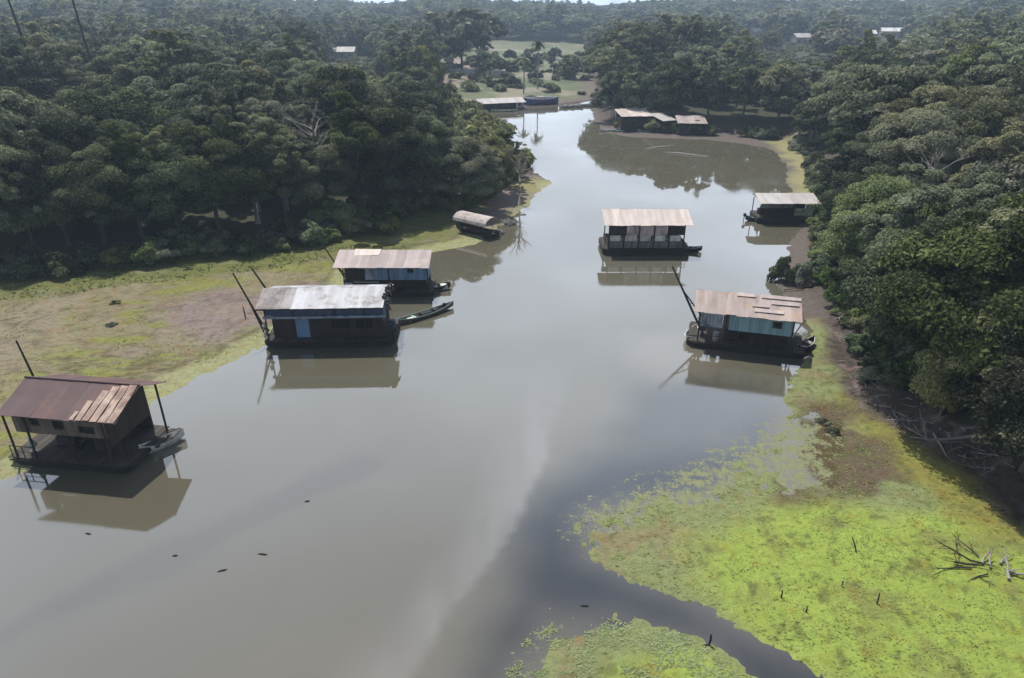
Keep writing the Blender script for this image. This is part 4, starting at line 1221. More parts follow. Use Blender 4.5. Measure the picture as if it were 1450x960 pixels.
# --- house boat 3: pinkish roof, blue wall, behind it
a = G(482, 421); b = G(613, 421)
L, W = (b - a).length, 4.4
t3 = thing('house_boat', 'house boat with pinkish tin roof and blue wall moored by the mud bank', 'house boat', (a + b) / 2 + Vector((0, W / 2, 0)), 0, 'house boats on the river')
barge(t3, L, W, 0.6)
h = L / 2; w = W / 2; dk = 0.65
for x in (-h + 0.6, -h + 2.4, 0.4, h - 0.5): post(t3, x, -w + 0.2, dk, 3.55)
panel(t3, 'wall', M['bluewall'], -h + 4.4, h - 0.6, -w + 0.3, 2.0, 3.55, holes=[(h - 2.7, h - 2.1, 2.9, 3.3)])
window(t3, h - 2.7, h - 2.1, -w + 0.3, 2.9, 3.3)
panel(t3, 'wall', M['greyblue'], -h + 3.0, -h + 4.38, -w + 0.3, 2.0, 3.5)
panel(t3, 'wall', M['darkwood'], -h + 0.6, -h + 2.98, -w + 0.7, 1.4, 3.55)
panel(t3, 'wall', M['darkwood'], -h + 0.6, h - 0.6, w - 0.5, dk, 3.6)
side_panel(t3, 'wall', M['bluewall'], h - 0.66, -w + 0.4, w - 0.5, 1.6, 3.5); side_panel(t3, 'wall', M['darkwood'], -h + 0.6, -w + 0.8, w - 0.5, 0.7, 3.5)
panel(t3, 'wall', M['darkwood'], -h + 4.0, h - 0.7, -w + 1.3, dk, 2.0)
MB().box(-h + 0.55, -h + 1.5, -w + 0.12, -w + 0.65, dk, 1.55).build('cool_box', M['white'], t3, bevel=0.05)
MB().box(-h + 1.7, -h + 4.5, -w + 0.1, -w + 0.28, 1.72, 1.85).build('shelf', M['greywall'], t3)
rf = MB(); tin_slope(rf, -h - 0.35, h - 0.25, -w - 0.4, 3.7, w * 0.5, 4.55, 1.0, 0.02, 0.06); tin_slope(rf, -h + 0.3, h - 0.5, w + 0.3, 4.0, w * 0.5 + 0.02, 4.54, 1.0, 0.02, 0.06)
roof = rf.build('roof', M['tin_pink'], t3)
rp = MB(); rp.tint = 0.8; rp.sheet([[(-h + 1.6, -0.1, 4.28), (-h + 4.4, 0.0, 4.33)], [(-h + 1.5, w * 0.5, 4.66), (-h + 4.5, w * 0.5, 4.64)]], 0.02); rp.build('patch_sheet', M['tin_white'], roof)
boom(t3, [(-h + 0.4, 0.2, 0.9), (-h - 2.6, 1.5, 5.6)], 0.09, True, (-0.2, 0.5, 0.5))
engine(t3, 1.0, 0.2, dk); drum(t3, h - 0.5, -w + 0.9, dk, mat='darkwood'); drum(t3, -h + 0.3, -0.2, dk, mat='greywall')
rail(t3, -h + 1.7, h - 0.4, -w + 0.08, dk, 1.3)
p = G(618, 411); canoe('short brown boat with white bow cover beside the pinkish roofed house boat', p, radians(20), 3.4, 1.1, 0.55, 'darkwood', 'darkwood', cargo=[(0.9, 0, 0.4, 0.35, 0.55, 'white'), (-0.3, 0, 0.5, 0.4, 0.5, 'greywall')], name='rowing_boat')

# --- boat 4: small boat with pale canopy against the wooded point
a = G(648, 329); b = G(700, 341)
rz = atan2(b.y - a.y, b.x - a.x)
t4 = thing('canopy_boat', 'narrow boat with pale arched canopy against the wooded point', 'boat', (a + b) / 2 + Vector((0.2, 1.2, 0)), rz)
canoe_mesh(MB(), 8.0, 2.2, 0.75, 0.5).build('hull', M['hull'], t4)
MB().box(-2.9, 2.9, -0.85, 0.85, 0.42, 0.48).build('deck', M['deck'], t4)
for x in (-2.2, 0.0, 2.0):
    for y in (-0.95, 0.95): MB().tube([(x, y, 0.5), (x, y, 1.9)], 0.04, 5).build('post', M['darkwood'], t4)
cv = MB(); gr = []
for x in (-3.3, -1.6, 0, 1.5, 2.7):
    gr.append([(x + random.uniform(-.05, .05), 1.25 * cos(pi * k / 8) * 1.25, 1.95 + 0.95 * sin(pi * k / 8)) for k in range(9)])
cv.sheet(gr, 0.05); cv.build('canopy', M['thatch'], t4)
MB().box(2.7, 3.4, -0.5, 0.5, 0.75, 0.85).build('bow_cover', M['white'], t4)
# grey debris at the tip of the mud beyond its bow
for k, (px, py, s_, lb) in enumerate([(722, 318, 1.0, 'grey heap of broken branches at the water edge beyond the canopy boat'), (708, 330, 0.7, 'smaller grey branch heap just off the canopy boat bow')]):
    q = G(px, py); mb = MB()
    for j in range(26):
        an = random.uniform(0, 6.28); r0 = random.uniform(0, 1.0) * s_; ln = random.uniform(0.6, 1.9) * s_; a2 = random.uniform(0, 6.28)
        c0 = Vector((r0 * cos(an), r0 * sin(an), random.uniform(-0.1, 0.35)))
        mb.tint = random.uniform(0.3, 0.8)
        mb.tube([c0, c0 + Vector((ln * 0.5 * cos(a2), ln * 0.5 * sin(a2), random.uniform(0.1, 0.5))), c0 + Vector((ln * cos(a2), ln * sin(a2), random.uniform(-0.1, 0.4)))], [0.07, 0.06, 0.025], 5)
    tag(mb.build('branch_heap', M['stone'], loc=q), lb, 'driftwood', 'grey branch heaps off the wooded point')

# --- house boat 5: pale roof, mid river
a = G(853, 361); b = G(977, 362)
L, W = (b - a).length, 5.2
t5 = thing('house_boat', 'house boat with whitish roof and row of open bays in mid river', 'house boat', (a + b) / 2 + Vector((0, W / 2, 0)), 0, 'house boats on the river')
barge(t5, L, W, 0.85)
h = L / 2; w = W / 2; dk = 0.9
for i in range(6): post(t5, -h + 0.75 + i * (L - 1.7) / 5, -w + 0.3, dk, 4.1, 0.09)
for i in range(4): post(t5, -h + 0.75 + i * (L - 1.7) / 3, w - 0.4, dk, 4.1, 0.08)
panel(t5, 'wall', M['greywall'], -h + 0.6, h - 0.8, -w + 0.42, dk, 1.75)
panel(t5, 'wall', M['darkwood'], -h + 0.7, -h + 3.1, -w + 0.42, 2.65, 4.36)
panel(t5, 'wall', M['pinkwall'], -h + 3.12, h - 3.2, -w + 0.42, 2.6, 4.37)
panel(t5, 'wall', M['darkwood'], h - 3.18, h - 0.9, -w + 0.42, 2.65, 4.36)
panel(t5, 'wall', M['greywall'], -h + 0.6, h - 0.8, w - 0.45, dk, 1.55)
MB().box(-h + 0.6, h - 0.8, w - 0.5, w - 0.44, 3.3, 4.1).build('wall', M['darkwood'], t5)
for i in range(5):
    x0 = -h + 0.95 + i * (L - 1.7) / 5; bay_pan = MB(); bay_pan.tint = random.uniform(0.5, 0.9); bay_pan.box(x0, x0 + (L - 1.7) / 5 * random.uniform(0.62, 0.78), -w + 0.5, -w + 0.53, 1.8, 2.55); bay_pan.build('added_bright_bay_panel', M['white'], t5)  # white panels added for the bright water seen through the open bays
side_panel(t5, 'wall', M['darkwood'], h - 0.86, -w + 0.5, w - 0.5, dk, 1.7); side_panel(t5, 'wall', M['darkwood'], -h + 0.64, -w + 0.5, w - 0.5, dk, 1.7)
rf = MB(); tin_slope(rf, -h + 0.05, h - 0.05, -w - 0.4, 4.2, w * 0.35, 5.3, 1.1, 0.03, 0.06); tin_slope(rf, -h + 0.2, h - 0.1, w + 0.4, 4.6, w * 0.35 + 0.02, 5.28, 1.1, 0.03, 0.06)
roof = rf.build('roof', M['tin_white'], t5)
rail(t5, -h + 0.2, h - 0.5, -w + 0.1, dk, 1.7)
engine(t5, 0.5, 0.5, dk)
p = G(975, 358); canoe('small dark canoe poking out from behind the mid river house boat', p + Vector((0.1, 0.7, 0)), radians(-8), 3.6, 1.0, 0.5, 'hull', 'bluegreen')

# --- house boat 6: turquoise, right
a = G(974, 491); b = G(1126, 509)
rz = atan2(b.y - a.y, b.x - a.x); ax = (b - a).normalized(); nrm = Vector((-ax.y, ax.x, 0))
L, W = (b - a).length + 0.9, 4.8
t6 = thing('house_boat', 'house boat with turquoise wall, beige roof and tall boom near the right bank', 'house boat', (a + b) / 2 + ax * 0.35 + nrm * W / 2, rz, 'house boats on the river')
barge(t6, L, W, 0.6, 1.2)
h = L / 2; w = W / 2; dk = 0.65
for x, y in ((-h + 0.9, -w + 0.3), (-h + 3.3, -w + 0.3), (h - 1.45, -w + 0.3), (h - 1.5, w - 0.5), (-h + 0.9, w - 0.5)): post(t6, x, y, dk, 3.75, 0.08)
panel(t6, 'wall', M['turq'], -h + 3.6, h - 1.5, -w + 0.38, 2.1, 3.75, holes=[(h - 3.2, h - 2.5, 2.85, 3.4)])
window(t6, h - 3.2, h - 2.5, -w + 0.38, 2.85, 3.4)
panel(t6, 'wall', M['greyblue'], -h + 1.0, -h + 3.0, -w + 0.42, 2.2, 3.75); panel(t6, 'wall', M['brownwall'], -h + 3.02, -h + 3.58, -w + 0.42, 2.2, 3.75)
side_panel(t6, 'wall', M['turq'], h - 1.55, -w + 0.5, w - 0.6, 2.1, 3.75)
panel(t6, 'wall', M['darkwood'], -h + 3.4, h - 1.6, w - 0.6, dk, 3.7)
panel(t6, 'wall', M['darkwood'], 0.2, h - 1.7, -w + 1.2, dk, 2.1)
MB().box(-h + 3.4, h - 1.55, -w + 0.46, w - 0.6, 2.0, 2.08).build('upper_floor', M['darkwood'], t6)
rf = MB(); tin_slope(rf, -h + 0.3, h - 0.9, -w - 0.35, 3.95, 0.3, 5.0, 0.95, 0.03, 0.09); tin_slope(rf, -h + 0.5, h - 0.7, w + 0.4, 4.0, 0.32, 4.98, 0.95, 0.03, 0.12)
roof = rf.build('roof', M['tin_beige'], t6)
rp = MB()
for (x0, x1, ty, tz) in ((0.3, 2.9, 0.30, 0.0), (0.1, 1.6, 0.52, 0.0), (1.8, h - 1.1, 0.70, 0.0), (-1.3, 0.4, 0.92, 0.0), (0.9, h - 0.9, 0.94, 0.02)):
    y0 = -w - 0.35 + (w + 0.65) * ty; z0 = 3.95 + 1.05 * ty; rp.tint = random.uniform(0.5, 1.0)
    rp.sheet([[(x0, y0 - 0.22, z0 + 0.02), (x1, y0 - 0.20, z0 + 0.05)], [(x0, y0 + 0.22, z0 + 0.22), (x1, y0 + 0.22, z0 + 0.19)]], 0.03)
rp.build('loose_sheets', M['tin_pink'], roof)
boom(t6, [(-h + 1.0, -0.6, 1.4), (-h - 2.3, 0.9, 6.9)], 0.11, True, (0.5, -0.6, 0.9))
fr_ = MB()
for y in (-0.9, -0.2): fr_.tube([(-h + 1.3, y, dk), (-h + 1.25, y, 2.3)], 0.13, 6)
fr_.tube([(-h + 1.25, -1.0, 2.2), (-h + 1.25, -0.1, 2.2)], 0.14, 8); fr_.box(-h + 0.95, -h + 1.6, -1.0, -0.1, 1.25, 1.7)
fr_.build('winch_frame', M['steel'], t6)
engine(t6, -h + 4.1, -0.6, dk); drum(t6, -h + 2.6, -w + 0.8, dk, 0.3, 0.9, 'greywall'); drum(t6, 0.6, -w + 0.75, dk, 0.28, 0.85, 'darkwood')
rail(t6, -h + 2.0, h - 1.2, -w + 0.12, dk, 1.4)
st = MB()
for k in range(6): st.tint = random.uniform(0.4, 0.9); st.tube([(h - 1.35 + 0.08 * k, -w + 0.6 + 0.25 * k, 1.9), (h - 0.75 + 0.1 * k, -w + 0.8 + 0.25 * k, 3.3)], 0.06, 5)
st.build('leaning_poles', M['white'], t6)
q = G(987, 487)
canoe('white open boat lying at the boom end of the turquoise house boat', t6.location + ax * (-h + 0.3) + nrm * (-0.2), rz + radians(75), 3.4, 1.05, 0.5, 'white', 'white', cargo=[(-0.7, 0, 0.25, 0.3, 0.5, 'darkwood'), (0.4, 0, 0.25, 0.3, 0.45, 'black')], name='rowing_boat')
canoe('dark rowing boat with white bow at the bank end of the turquoise house boat', G(1142, 497) + Vector((0.1, 0.6, 0)), radians(42), 3.2, 1.0, 0.5, 'hull', 'white', name='rowing_boat', cargo=[(0.5, 0, 0.3, 0.3, 0.45, 'greywall')])

# --- house boat 7: pale roof at the right bank, farther
a = G(1074, 317); b = G(1152, 317)
L, W = (b - a).length + 0.4, 4.2
t7 = thing('house_boat', 'pale roofed house boat half hidden by the right bank trees', 'house boat', (a + b) / 2 + Vector((0, W / 2, 0)), 0, 'house boats on the river')
barge(t7, L, W, 0.9)
h = L / 2; w = W / 2; dk = 0.95
for x in (-h + 0.3, -h + 3.4, 1.0, h - 0.4): post(t7, x, -w + 0.2, dk, 3.1); post(t7, x, w - 0.3, dk, 3.2)
panel(t7, 'wall', M['greywall'], -h + 0.6, 0.9, -w + 0.8, 2.2, 3.1); panel(t7, 'wall', M['darkwood'], -h + 2.0, 0.95, -w + 0.35, dk, 2.2)
panel(t7, 'wall', M['palegreen'], 1.0, h - 0.35, -w + 0.3, 1.2, 2.3, holes=[(1.3, 2.5, 1.72, 1.85)])
panel(t7, 'wall', M['palegreen'], 2.6, h - 0.9, -w + 0.2, 1.8, 2.9)
panel(t7, 'wall', M['darkwood'], -h + 2.0, h - 0.35, w - 0.5, dk, 3.1)
rf = MB(); tin_slope(rf, -h + 0.05, h + 0.2, -w - 0.35, 3.2, w * 0.5, 3.95, 1.0, 0.012, 0.04); tin_slope(rf, -h + 0.1, h + 0.1, w + 0.3, 3.4, w * 0.5 + 0.02, 3.94, 1.0, 0.012, 0.04)
rf.build('roof', M['tin_grey'], t7)
sl = MB(); sl.add([(-h + 0.7, -w + 0.25, 1.0), (0.9, -w + 0.25, 1.0), (0.9, -w + 0.25, 2.35), (-h + 2.4, -w + 0.25, 2.3), (-h + 0.7, -w + 0.18, 1.0), (0.9, -w + 0.18, 1.0), (0.9, -w + 0.18, 2.35), (-h + 2.4, -w + 0.18, 2.3)],
                 [(0, 1, 2, 3), (7, 6, 5, 4), (0, 4, 5, 1), (1, 5, 6, 2), (2, 6, 7, 3), (3, 7, 4, 0)]); sl.build('dark_tarpaulin', M['black'], t7)
engine(t7, -h + 1.2, 0.3, dk)
canoe('dark motor canoe nosing out left of the far right bank house boat', G(1073, 314) + Vector((0, 0.6, 0)), radians(2), 3.6, 1.0, 0.55, 'hull', 'bluegreen', motor=True)

# --- far right sheds: three pale roofs on dark rafts
for (x0, x1, y0, y1, yw, lb, m_, dz, rr) in [(872, 922, 163, 158, 187, 'floating shed with whitish roof, left of the three far right sheds', 'tin_white', 0.0, 0.14),
                                             (925, 953, 167, 162, 189.5, 'smaller floating shed with grey diamond roof between its two neighbours', 'tin_grey', 0.7, 0.42),
                                             (957, 1002, 173, 166, 192.5, 'floating shed with beige roof, right of the three far right sheds', 'tin_pink', 0.9, -0.10)]:
    a = G(x0 + 3, yw); b = G(x1 - 1, yw); L = (b - a).length; W = 6.0
    t8 = thing('floating_shed', lb, 'floating shed', (a + b) / 2 + Vector((0, W / 2, 0)), rr, 'floating sheds at the far right bank')
    barge(t8, L, W, 0.7)
    h = L / 2; w = W / 2
    for x in (-h + 0.4, 0, h - 0.4):
        post(t8, x, -w + 0.3, 0.75, 3.9 - dz, 0.09); post(t8, x, w - 0.3, 0.75, 4.4 - dz, 0.09)
    panel(t8, 'wall', M['darkwood'], -h + 0.4, h - 0.5, -w + 0.8, 0.75, 3.2 - dz, holes=[(-1.0, 0.4, 1.6, 2.5)])
    panel(t8, 'wall', M['navy'], -h + 0.4, h - 0.5, w - 0.6, 0.75, 4.1 - dz); side_panel(t8, 'wall', M['darkwood'], h - 0.5, -w + 0.9, w - 0.6, 0.75, 3.4 - dz)
    side_panel(t8, 'wall', M['darkwood'], -h + 0.4, -w + 0.9, w - 0.6, 0.75, 3.4 - dz)
    rf = MB(); tin_slope(rf, -h, h, -w - 0.3, 4.0 - dz, w + 0.6, 5.0 - dz, 1.4, 0.03, 0.1); rf.build('roof', M[m_], t8)
for px, py, lb in [(861, 186, 'pale canoe left of the far right sheds'), (878, 187, 'grey canoe in front of the leftmost far shed'), (914, 187, 'grey green canoe in front of the middle far shed')]:
    canoe(lb, G(px, py), radians(random.uniform(-6, 6)), 4.6, 1.1, 0.45, 'white' if px < 870 else 'bluegreen', 'white', group='canoes at the far right sheds')

# --- far end of the river: long shed and blue barge
a = G(676, 158); b = G(738, 155); L = (b - a).length; W = 7
t9 = thing('floating_shed', 'long floating shed with pale roof and open veranda left of the blue barge', 'floating shed', (a + b) / 2 + Vector((0, W / 2, 0)), atan2(b.y - a.y, b.x - a.x))
barge(t9, L, W, 0.5); h = L / 2; w = W / 2
for i in range(6): post(t9, -h + 0.4 + i * (L - 0.8) / 5, -w + 0.4, 0.55, 2.3, 0.08)
panel(t9, 'wall', M['darkwood'], -h + 0.6, h - 2.8, -w + 1.6, 0.55, 2.3, holes=[(-3.0, -2.0, 1.1, 1.8), (0.0, 1.0, 1.1, 1.8)]); panel(t9, 'wall', M['white'], h - 2.7, h - 0.2, -w + 0.5, 0.55, 2.3, holes=[(h - 1.9, h - 1.1, 0.9, 1.9)])
panel(t9, 'wall', M['darkwood'], -h + 0.6, h - 0.3, w - 0.6, 0.55, 2.4); side_panel(t9, 'wall', M['white'], h - 0.25, -w + 0.6, w - 0.6, 0.55, 2.3)
rf = MB(); tin_slope(rf, -h - 0.5, h + 0.3, -w - 0.4, 2.25, 0.4, 3.3, 1.6, 0.02, 0.05); tin_slope(rf, -h - 0.3, h + 0.3, w + 0.4, 2.5, 0.42, 3.28, 1.6, 0.02, 0.05); rf.build('roof', M['tin_grey'], t9)
canoe('long pale green canoe before the veranda of the far floating shed', G(715, 157.5) + Vector((0, -1.0, 0)), radians(6), 8.5, 1.3, 0.45, 'palegreen', 'palegreen')
a = G(743, 151); b = G(790, 149); L = (b - a).length
t10 = thing('river_barge', 'big dark blue wooden barge with white top strake at the far landing', 'barge', (a + b) / 2 + Vector((0, 2.2, 0)), atan2(b.y - a.y, b.x - a.x))
canoe_mesh(MB(), L * 1.04, 4.4, 2.1, 0.4).build('hull', M['blueBoat'], t10)
g = MB()
for s_ in (-1, 1): g.tube([(q * L * 0.52, s_ * 2.2 * (1 - abs(q) ** 2.4), 2.12 + 0.4 * abs(q) ** 2.5) for q in np.linspace(-0.93, 0.93, 11)], 0.14, 6)
g.build('top_strake', M['white'], t10)
MB().box(-1.5, 1.2, -1.0, 1.0, 1.3, 2.75).build('cargo', M['tin_pink'], t10, bevel=0.15)
# pale shapes at the far landing waterline
for k, (px, py, w_) in enumerate([(797, 153, 2.0), (806, 152.5, 2.4), (818, 152, 2.6), (829, 150.5, 4.0)]):
    canoe(['small white boat nearest the blue barge', 'second white boat from the blue barge', 'white boat second from the right of the landing row', 'longest white boat at the right of the landing row'][k],
          G(px, py), radians(4), w_ * 1.4, 1.4, 0.7, 'white', 'white', group='white boats at the far landing', name='rowing_boat')

# --- huts and far buildings
def hut(name, label, cat, x, y, z, L, W, H, wall, roof_m, rz=0.0, porch=0, rise=1.6, group=None):
    o = thing(name, label, cat, (x, y, z), rz, group)
    h = L / 2; w = W / 2
    wl = MB(); wl.box(-h, h, -w, w, -1.5, H)
    wl.add([(-h, -w, H), (-h, w, H), (-h, 0, H + rise), (-h + 0.1, -w, H), (-h + 0.1, w, H), (-h + 0.1, 0, H + rise)], [(0, 1, 2), (5, 4, 3), (1, 4, 5, 2), (2, 5, 3, 0), (0, 3, 4, 1)])
    wl.add([(h - 0.1, -w, H), (h - 0.1, w, H), (h - 0.1, 0, H + rise), (h, -w, H), (h, w, H), (h, 0, H + rise)], [(0, 1, 2), (5, 4, 3), (1, 4, 5, 2), (2, 5, 3, 0), (0, 3, 4, 1)])
    wl.build('wall', M[wall], o)
    r = MB(); tin_slope(r, -h - 0.4, h + 0.4, -w - 0.5, H - 0.25, 0, H + rise + 0.1, 1.5, 0.01, 0.03); tin_slope(r, -h - 0.4, h + 0.4, w + 0.5, H - 0.25, 0.02, H + rise + 0.09, 1.5, 0.01, 0.03)
    r.build('roof', M[roof_m], o)
    n = max(1, int(L / 4))
    for i in range(n):
        x0 = -h + (i + 0.5) * L / n
        if i == n // 2: MB().box(x0 - 0.5, x0 + 0.5, -w - 0.05, -w - 0.004, 0, 2.1).build('door', M['darkwood'], o)
        else: window(o, x0 - 0.55, x0 + 0.55, -w - 0.15, 1.1, 2.1)
    for i in range(porch):
        MB().tube([(-h + 0.4 + i * (L - 0.8) / max(1, porch - 1), -w - 2.0, -0.3), (-h + 0.4 + i * (L - 0.8) / max(1, porch - 1), -w - 2.0, H - 0.3)], 0.2, 8).build('column', M['white'], o)
    if porch:
        r = MB(); tin_slope(r, -h - 0.4, h + 0.4, -w - 2.5, H - 0.5, -w, H + 0.05, 1.5, 0.01, 0.03); r.build('porch_roof', M['tin_grey'], o)
    return o





x, y, z = meet(486, 77, 2.2); hut('white_house', 'white house with row of columns in the left forest', 'house', x, y, gz(x, y) + 0.2, 13, 7, 3.6, 'white', 'tin_grey', 0.0, 6)
x, y, z = meet(520, 90, 0.6)
wl = thing('garden_wall', 'white wall with pillar beside the white house in the left forest', 'wall', (x, y, gz(x, y)))
MB().box(-6.5, 6.5, -0.15, 0.15, -4, 1.1).build('panel', M['white'], wl); MB().box(6.5, 7.2, -0.35, 0.35, -4, 3.4).build('pillar', M['white'], wl)
for px, py, D_, L_h, lb, rm in [(1070, 44, 610, 6, 'smallest white roof peeping from the far right forest', 'white'), (1140, 52, 560, 17, 'wide pale green roofed house in the far right forest', 'tin_grey'),
                                (1230, 47, 600, 9, 'small white roofed house between pale green roof and largest white roof', 'white'), (1266, 44, 640, 20, 'largest white roofed house at the far right forest edge', 'white')]:
    x, y, z = meet(px, py, 4.6); hut('forest_house', lb, 'house', x, y, gz(x, y) + 0.4, L_h, 10, 4.2, 'greywall', rm, random.uniform(-0.3, 0.3), 0, 2.2, 'houses in the far right forest')
x, y, z = far_at(872, 140, 205)
o = thing('stilt_hut', 'grey wooden hut among the trees behind the far right sheds', 'hut', (x, y - 6, z - 3.0), 0.1)
for sx_ in (-1.5, 1.5):
    for sy_ in (-1.2, 1.2): MB().tube([(sx_, sy_, -3), (sx_, sy_, 1.4)], 0.1, 6).build('post', M['greywall'], o)
panel(o, 'wall', M['greywall'], -1.6, 1.6, -1.3, 1.2, 3.2, holes=[(-0.5, 0.5, 1.8, 2.6)]); panel(o, 'wall', M['greywall'], -1.6, 1.6, 1.3, 1.2, 3.2)
side_panel(o, 'wall', M['greywall'], -1.6, -1.2, 1.3, 1.2, 3.2); side_panel(o, 'wall', M['greywall'], 1.55, -1.2, 1.3, 1.2, 3.2)
MB().box(-1.7, 1.7, -1.6, 1.4, 1.08, 1.18).build('floor', M['deck'], o)
rf = MB(); tin_slope(rf, -2, 2, -1.9, 3.2, 0, 4.3, 1.0, 0.01, 0.05); tin_slope(rf, -2, 2, 1.9, 3.2, 0.02, 4.29, 1.0, 0.01, 0.05); rf.build('roof', M['tin_grey'], o)

# palms on the far landing (their reflections cross the bright water)
def palm(label, x, y, H, n, seed):
    rg_ = random.Random(seed)
    o = thing('palm_tree', label, 'palm tree', (x, y, gz(x, y) - 0.1), 0, 'palms at the far landing')
    MB().tube([(0, 0, 0), (0.2, 0, H * 0.5), (0.1, 0.1, H)], [0.30, 0.2, 0.17], 7).build('trunk', M['palebark'], o, smooth=True)
    mb = MB()
    for k in range(n):
        a_ = 2 * pi * k / n + rg_.uniform(-0.2, 0.2); e_ = rg_.uniform(-0.3, 0.9); ln = rg_.uniform(2.6, 3.4); prev = None
        mb.tint = rg_.uniform(0.1, 0.6)
        for i in range(7):
            t_ = i / 6; r_ = ln * t_ * cos(e_ * (1 - t_)); zz_ = H + ln * t_ * sin(e_) - 1.9 * t_ * t_
            p_ = Vector((r_ * cos(a_), r_ * sin(a_), zz_)); sd = Vector((-sin(a_), cos(a_), -0.35)) * (0.55 * sin(pi * (0.12 + 0.85 * t_)))
            sd2 = Vector((sin(a_), -cos(a_), -0.35)) * (0.55 * sin(pi * (0.12 + 0.85 * t_)))
            if prev: mb.add([prev[0], prev[1], p_ + sd, p_], [(0, 1, 2, 3)]); mb.add([prev[0], prev[2], p_ + sd2, p_], [(3, 2, 1, 0)])
            prev = (p_, p_ + sd, p_ + sd2)
    mb.build('fronds', M['leaf'], o)


q = G(763, 140); palm('tall palm with round head at the far landing', q.x, q.y + 16, 16, 20, 3)
q = G(742, 146); palm('thin palm left of the round headed one at the far landing', q.x, q.y + 14, 12, 11, 4)

# ------------------------------------------------------------------ driftwood, stakes and floating bits
def dead_branch(label, px, py, d, ln, r, seed, mat, depth=3, group='dead branches on the right shore', name='dead_branch', lift=0.12):
    q = GT(px, py); mb = MB(); rg_ = random.Random(seed)
    branchy(mb, (0, 0, lift), d, ln, r, rg_, depth)
    return tag(mb.build(name, M[mat], loc=(q.x, q.y, max(q.z, 0.0)), smooth=True), label, 'dead branch', group)


dead_branch('dark dead branch sprawling left from the driftwood tangle on bright algae', 1392, 800, (-1, 0.0, 0.03), 3.0, 0.07, 5, 'wood_wet', 3)
dead_branch('dark forked branch at the top of the tangle on bright algae', 1385, 790, (-0.5, 0.8, 0.15), 1.7, 0.05, 6, 'wood_wet', 2)
dead_branch('dark twiggy branch at the bottom of the tangle on bright algae', 1398, 815, (-0.9, -0.5, 0.03), 2.4, 0.05, 8, 'wood_wet', 2)
dead_branch('long dark branch at the left of the tangle on bright algae', 1375, 806, (-1, 0.15, 0.06), 2.6, 0.06, 51, 'wood_wet', 2)
dead_branch('dark crossing branch through the tangle on bright algae', 1350, 798, (1, -0.2, 0.05), 2.2, 0.055, 52, 'wood_wet', 2)
for k, (px, py, dx) in enumerate([(1390, 800, 0.35), (1402, 806, 0.5), (1416, 800, 0.25)]):
    dead_branch(['bleached root lying left in the driftwood tangle on bright algae', 'bleached root in the middle of the driftwood tangle on bright algae', 'bleached root lying right in the driftwood tangle on bright algae'][k],
                px, py, (dx, 0.7, 0.25), 1.3, 0.08, 20 + k, 'wood_dead', 0)
dead_branch('curved grey driftwood at the right picture edge on bright algae', 1428, 822, (0.6, 1.0, 0.35), 1.8, 0.10, 31, 'wood_dead', 1)
dead_branch('curved grey driftwood arching down at the right picture edge', 1428, 812, (0.9, -0.7, 0.05), 1.6, 0.09, 33, 'wood_dead', 1)
dead_branch('grey driftwood pile at the foot of the right bank', 1380, 622, (-1, 0.1, 0.02), 5.0, 0.13, 41, 'wood_dead', 3, lift=0.3)
dead_branch('grey driftwood log crossing the pile at the foot of the right bank', 1330, 612, (1, 0.25, 0.05), 4.2, 0.12, 42, 'wood_dead', 2, lift=0.3)
dead_branch('pale root pointing down toward the algae from the driftwood pile', 1320, 618, (0.3, -1, -0.05), 3.0, 0.09, 43, 'wood_dead', 1, lift=0.3)
dead_branch('long grey fallen branch reaching down from the right bank trees', 1292, 518, (-0.8, -0.9, -0.05), 5.0, 0.13, 44, 'wood_dead', 2, lift=0.7)
dead_branch('upper grey fallen branch beside the long one under right bank trees', 1290, 528, (-1, -0.35, 0.0), 3.4, 0.09, 45, 'wood_dead', 2, lift=0.5)
dead_branch('pale broken branch lying on the bank right of the turquoise house boat', 1200, 452, (-1, -0.1, 0.0), 2.4, 0.10, 46, 'wood_dead', 1, lift=0.3)
dead_branch('pale limb lying on the pinkish bank right of the turquoise house boat', 1215, 478, (-1, -0.3, 0.0), 3.0, 0.09, 47, 'wood_dead', 1, lift=0.3)
dead_branch('brush pile behind the roof of the turquoise house boat', 1110, 412, (1, 0.2, 0.1), 3.4, 0.07, 48, 'bark', 3)
dead_branch('brown dry branch on the brush behind the turquoise house boat', 1150, 400, (-1, 0.1, 0.1), 3.6, 0.07, 49, 'bark', 3)
for k in range(44):
    px = random.uniform(1190, 1440); py = 520 + (px - 1190) * 0.66 + random.uniform(-40, 25)
    an = random.uniform(0, 6.28)
    dead_branch('grey twig lying in the leaf litter of the right bank', px, py, (cos(an), sin(an), 0.02), random.uniform(0.8, 2.2), random.uniform(0.025, 0.05), 300 + k, 'wood_dead', 1, 'grey twigs on the right bank litter', 'twig', 0.08)
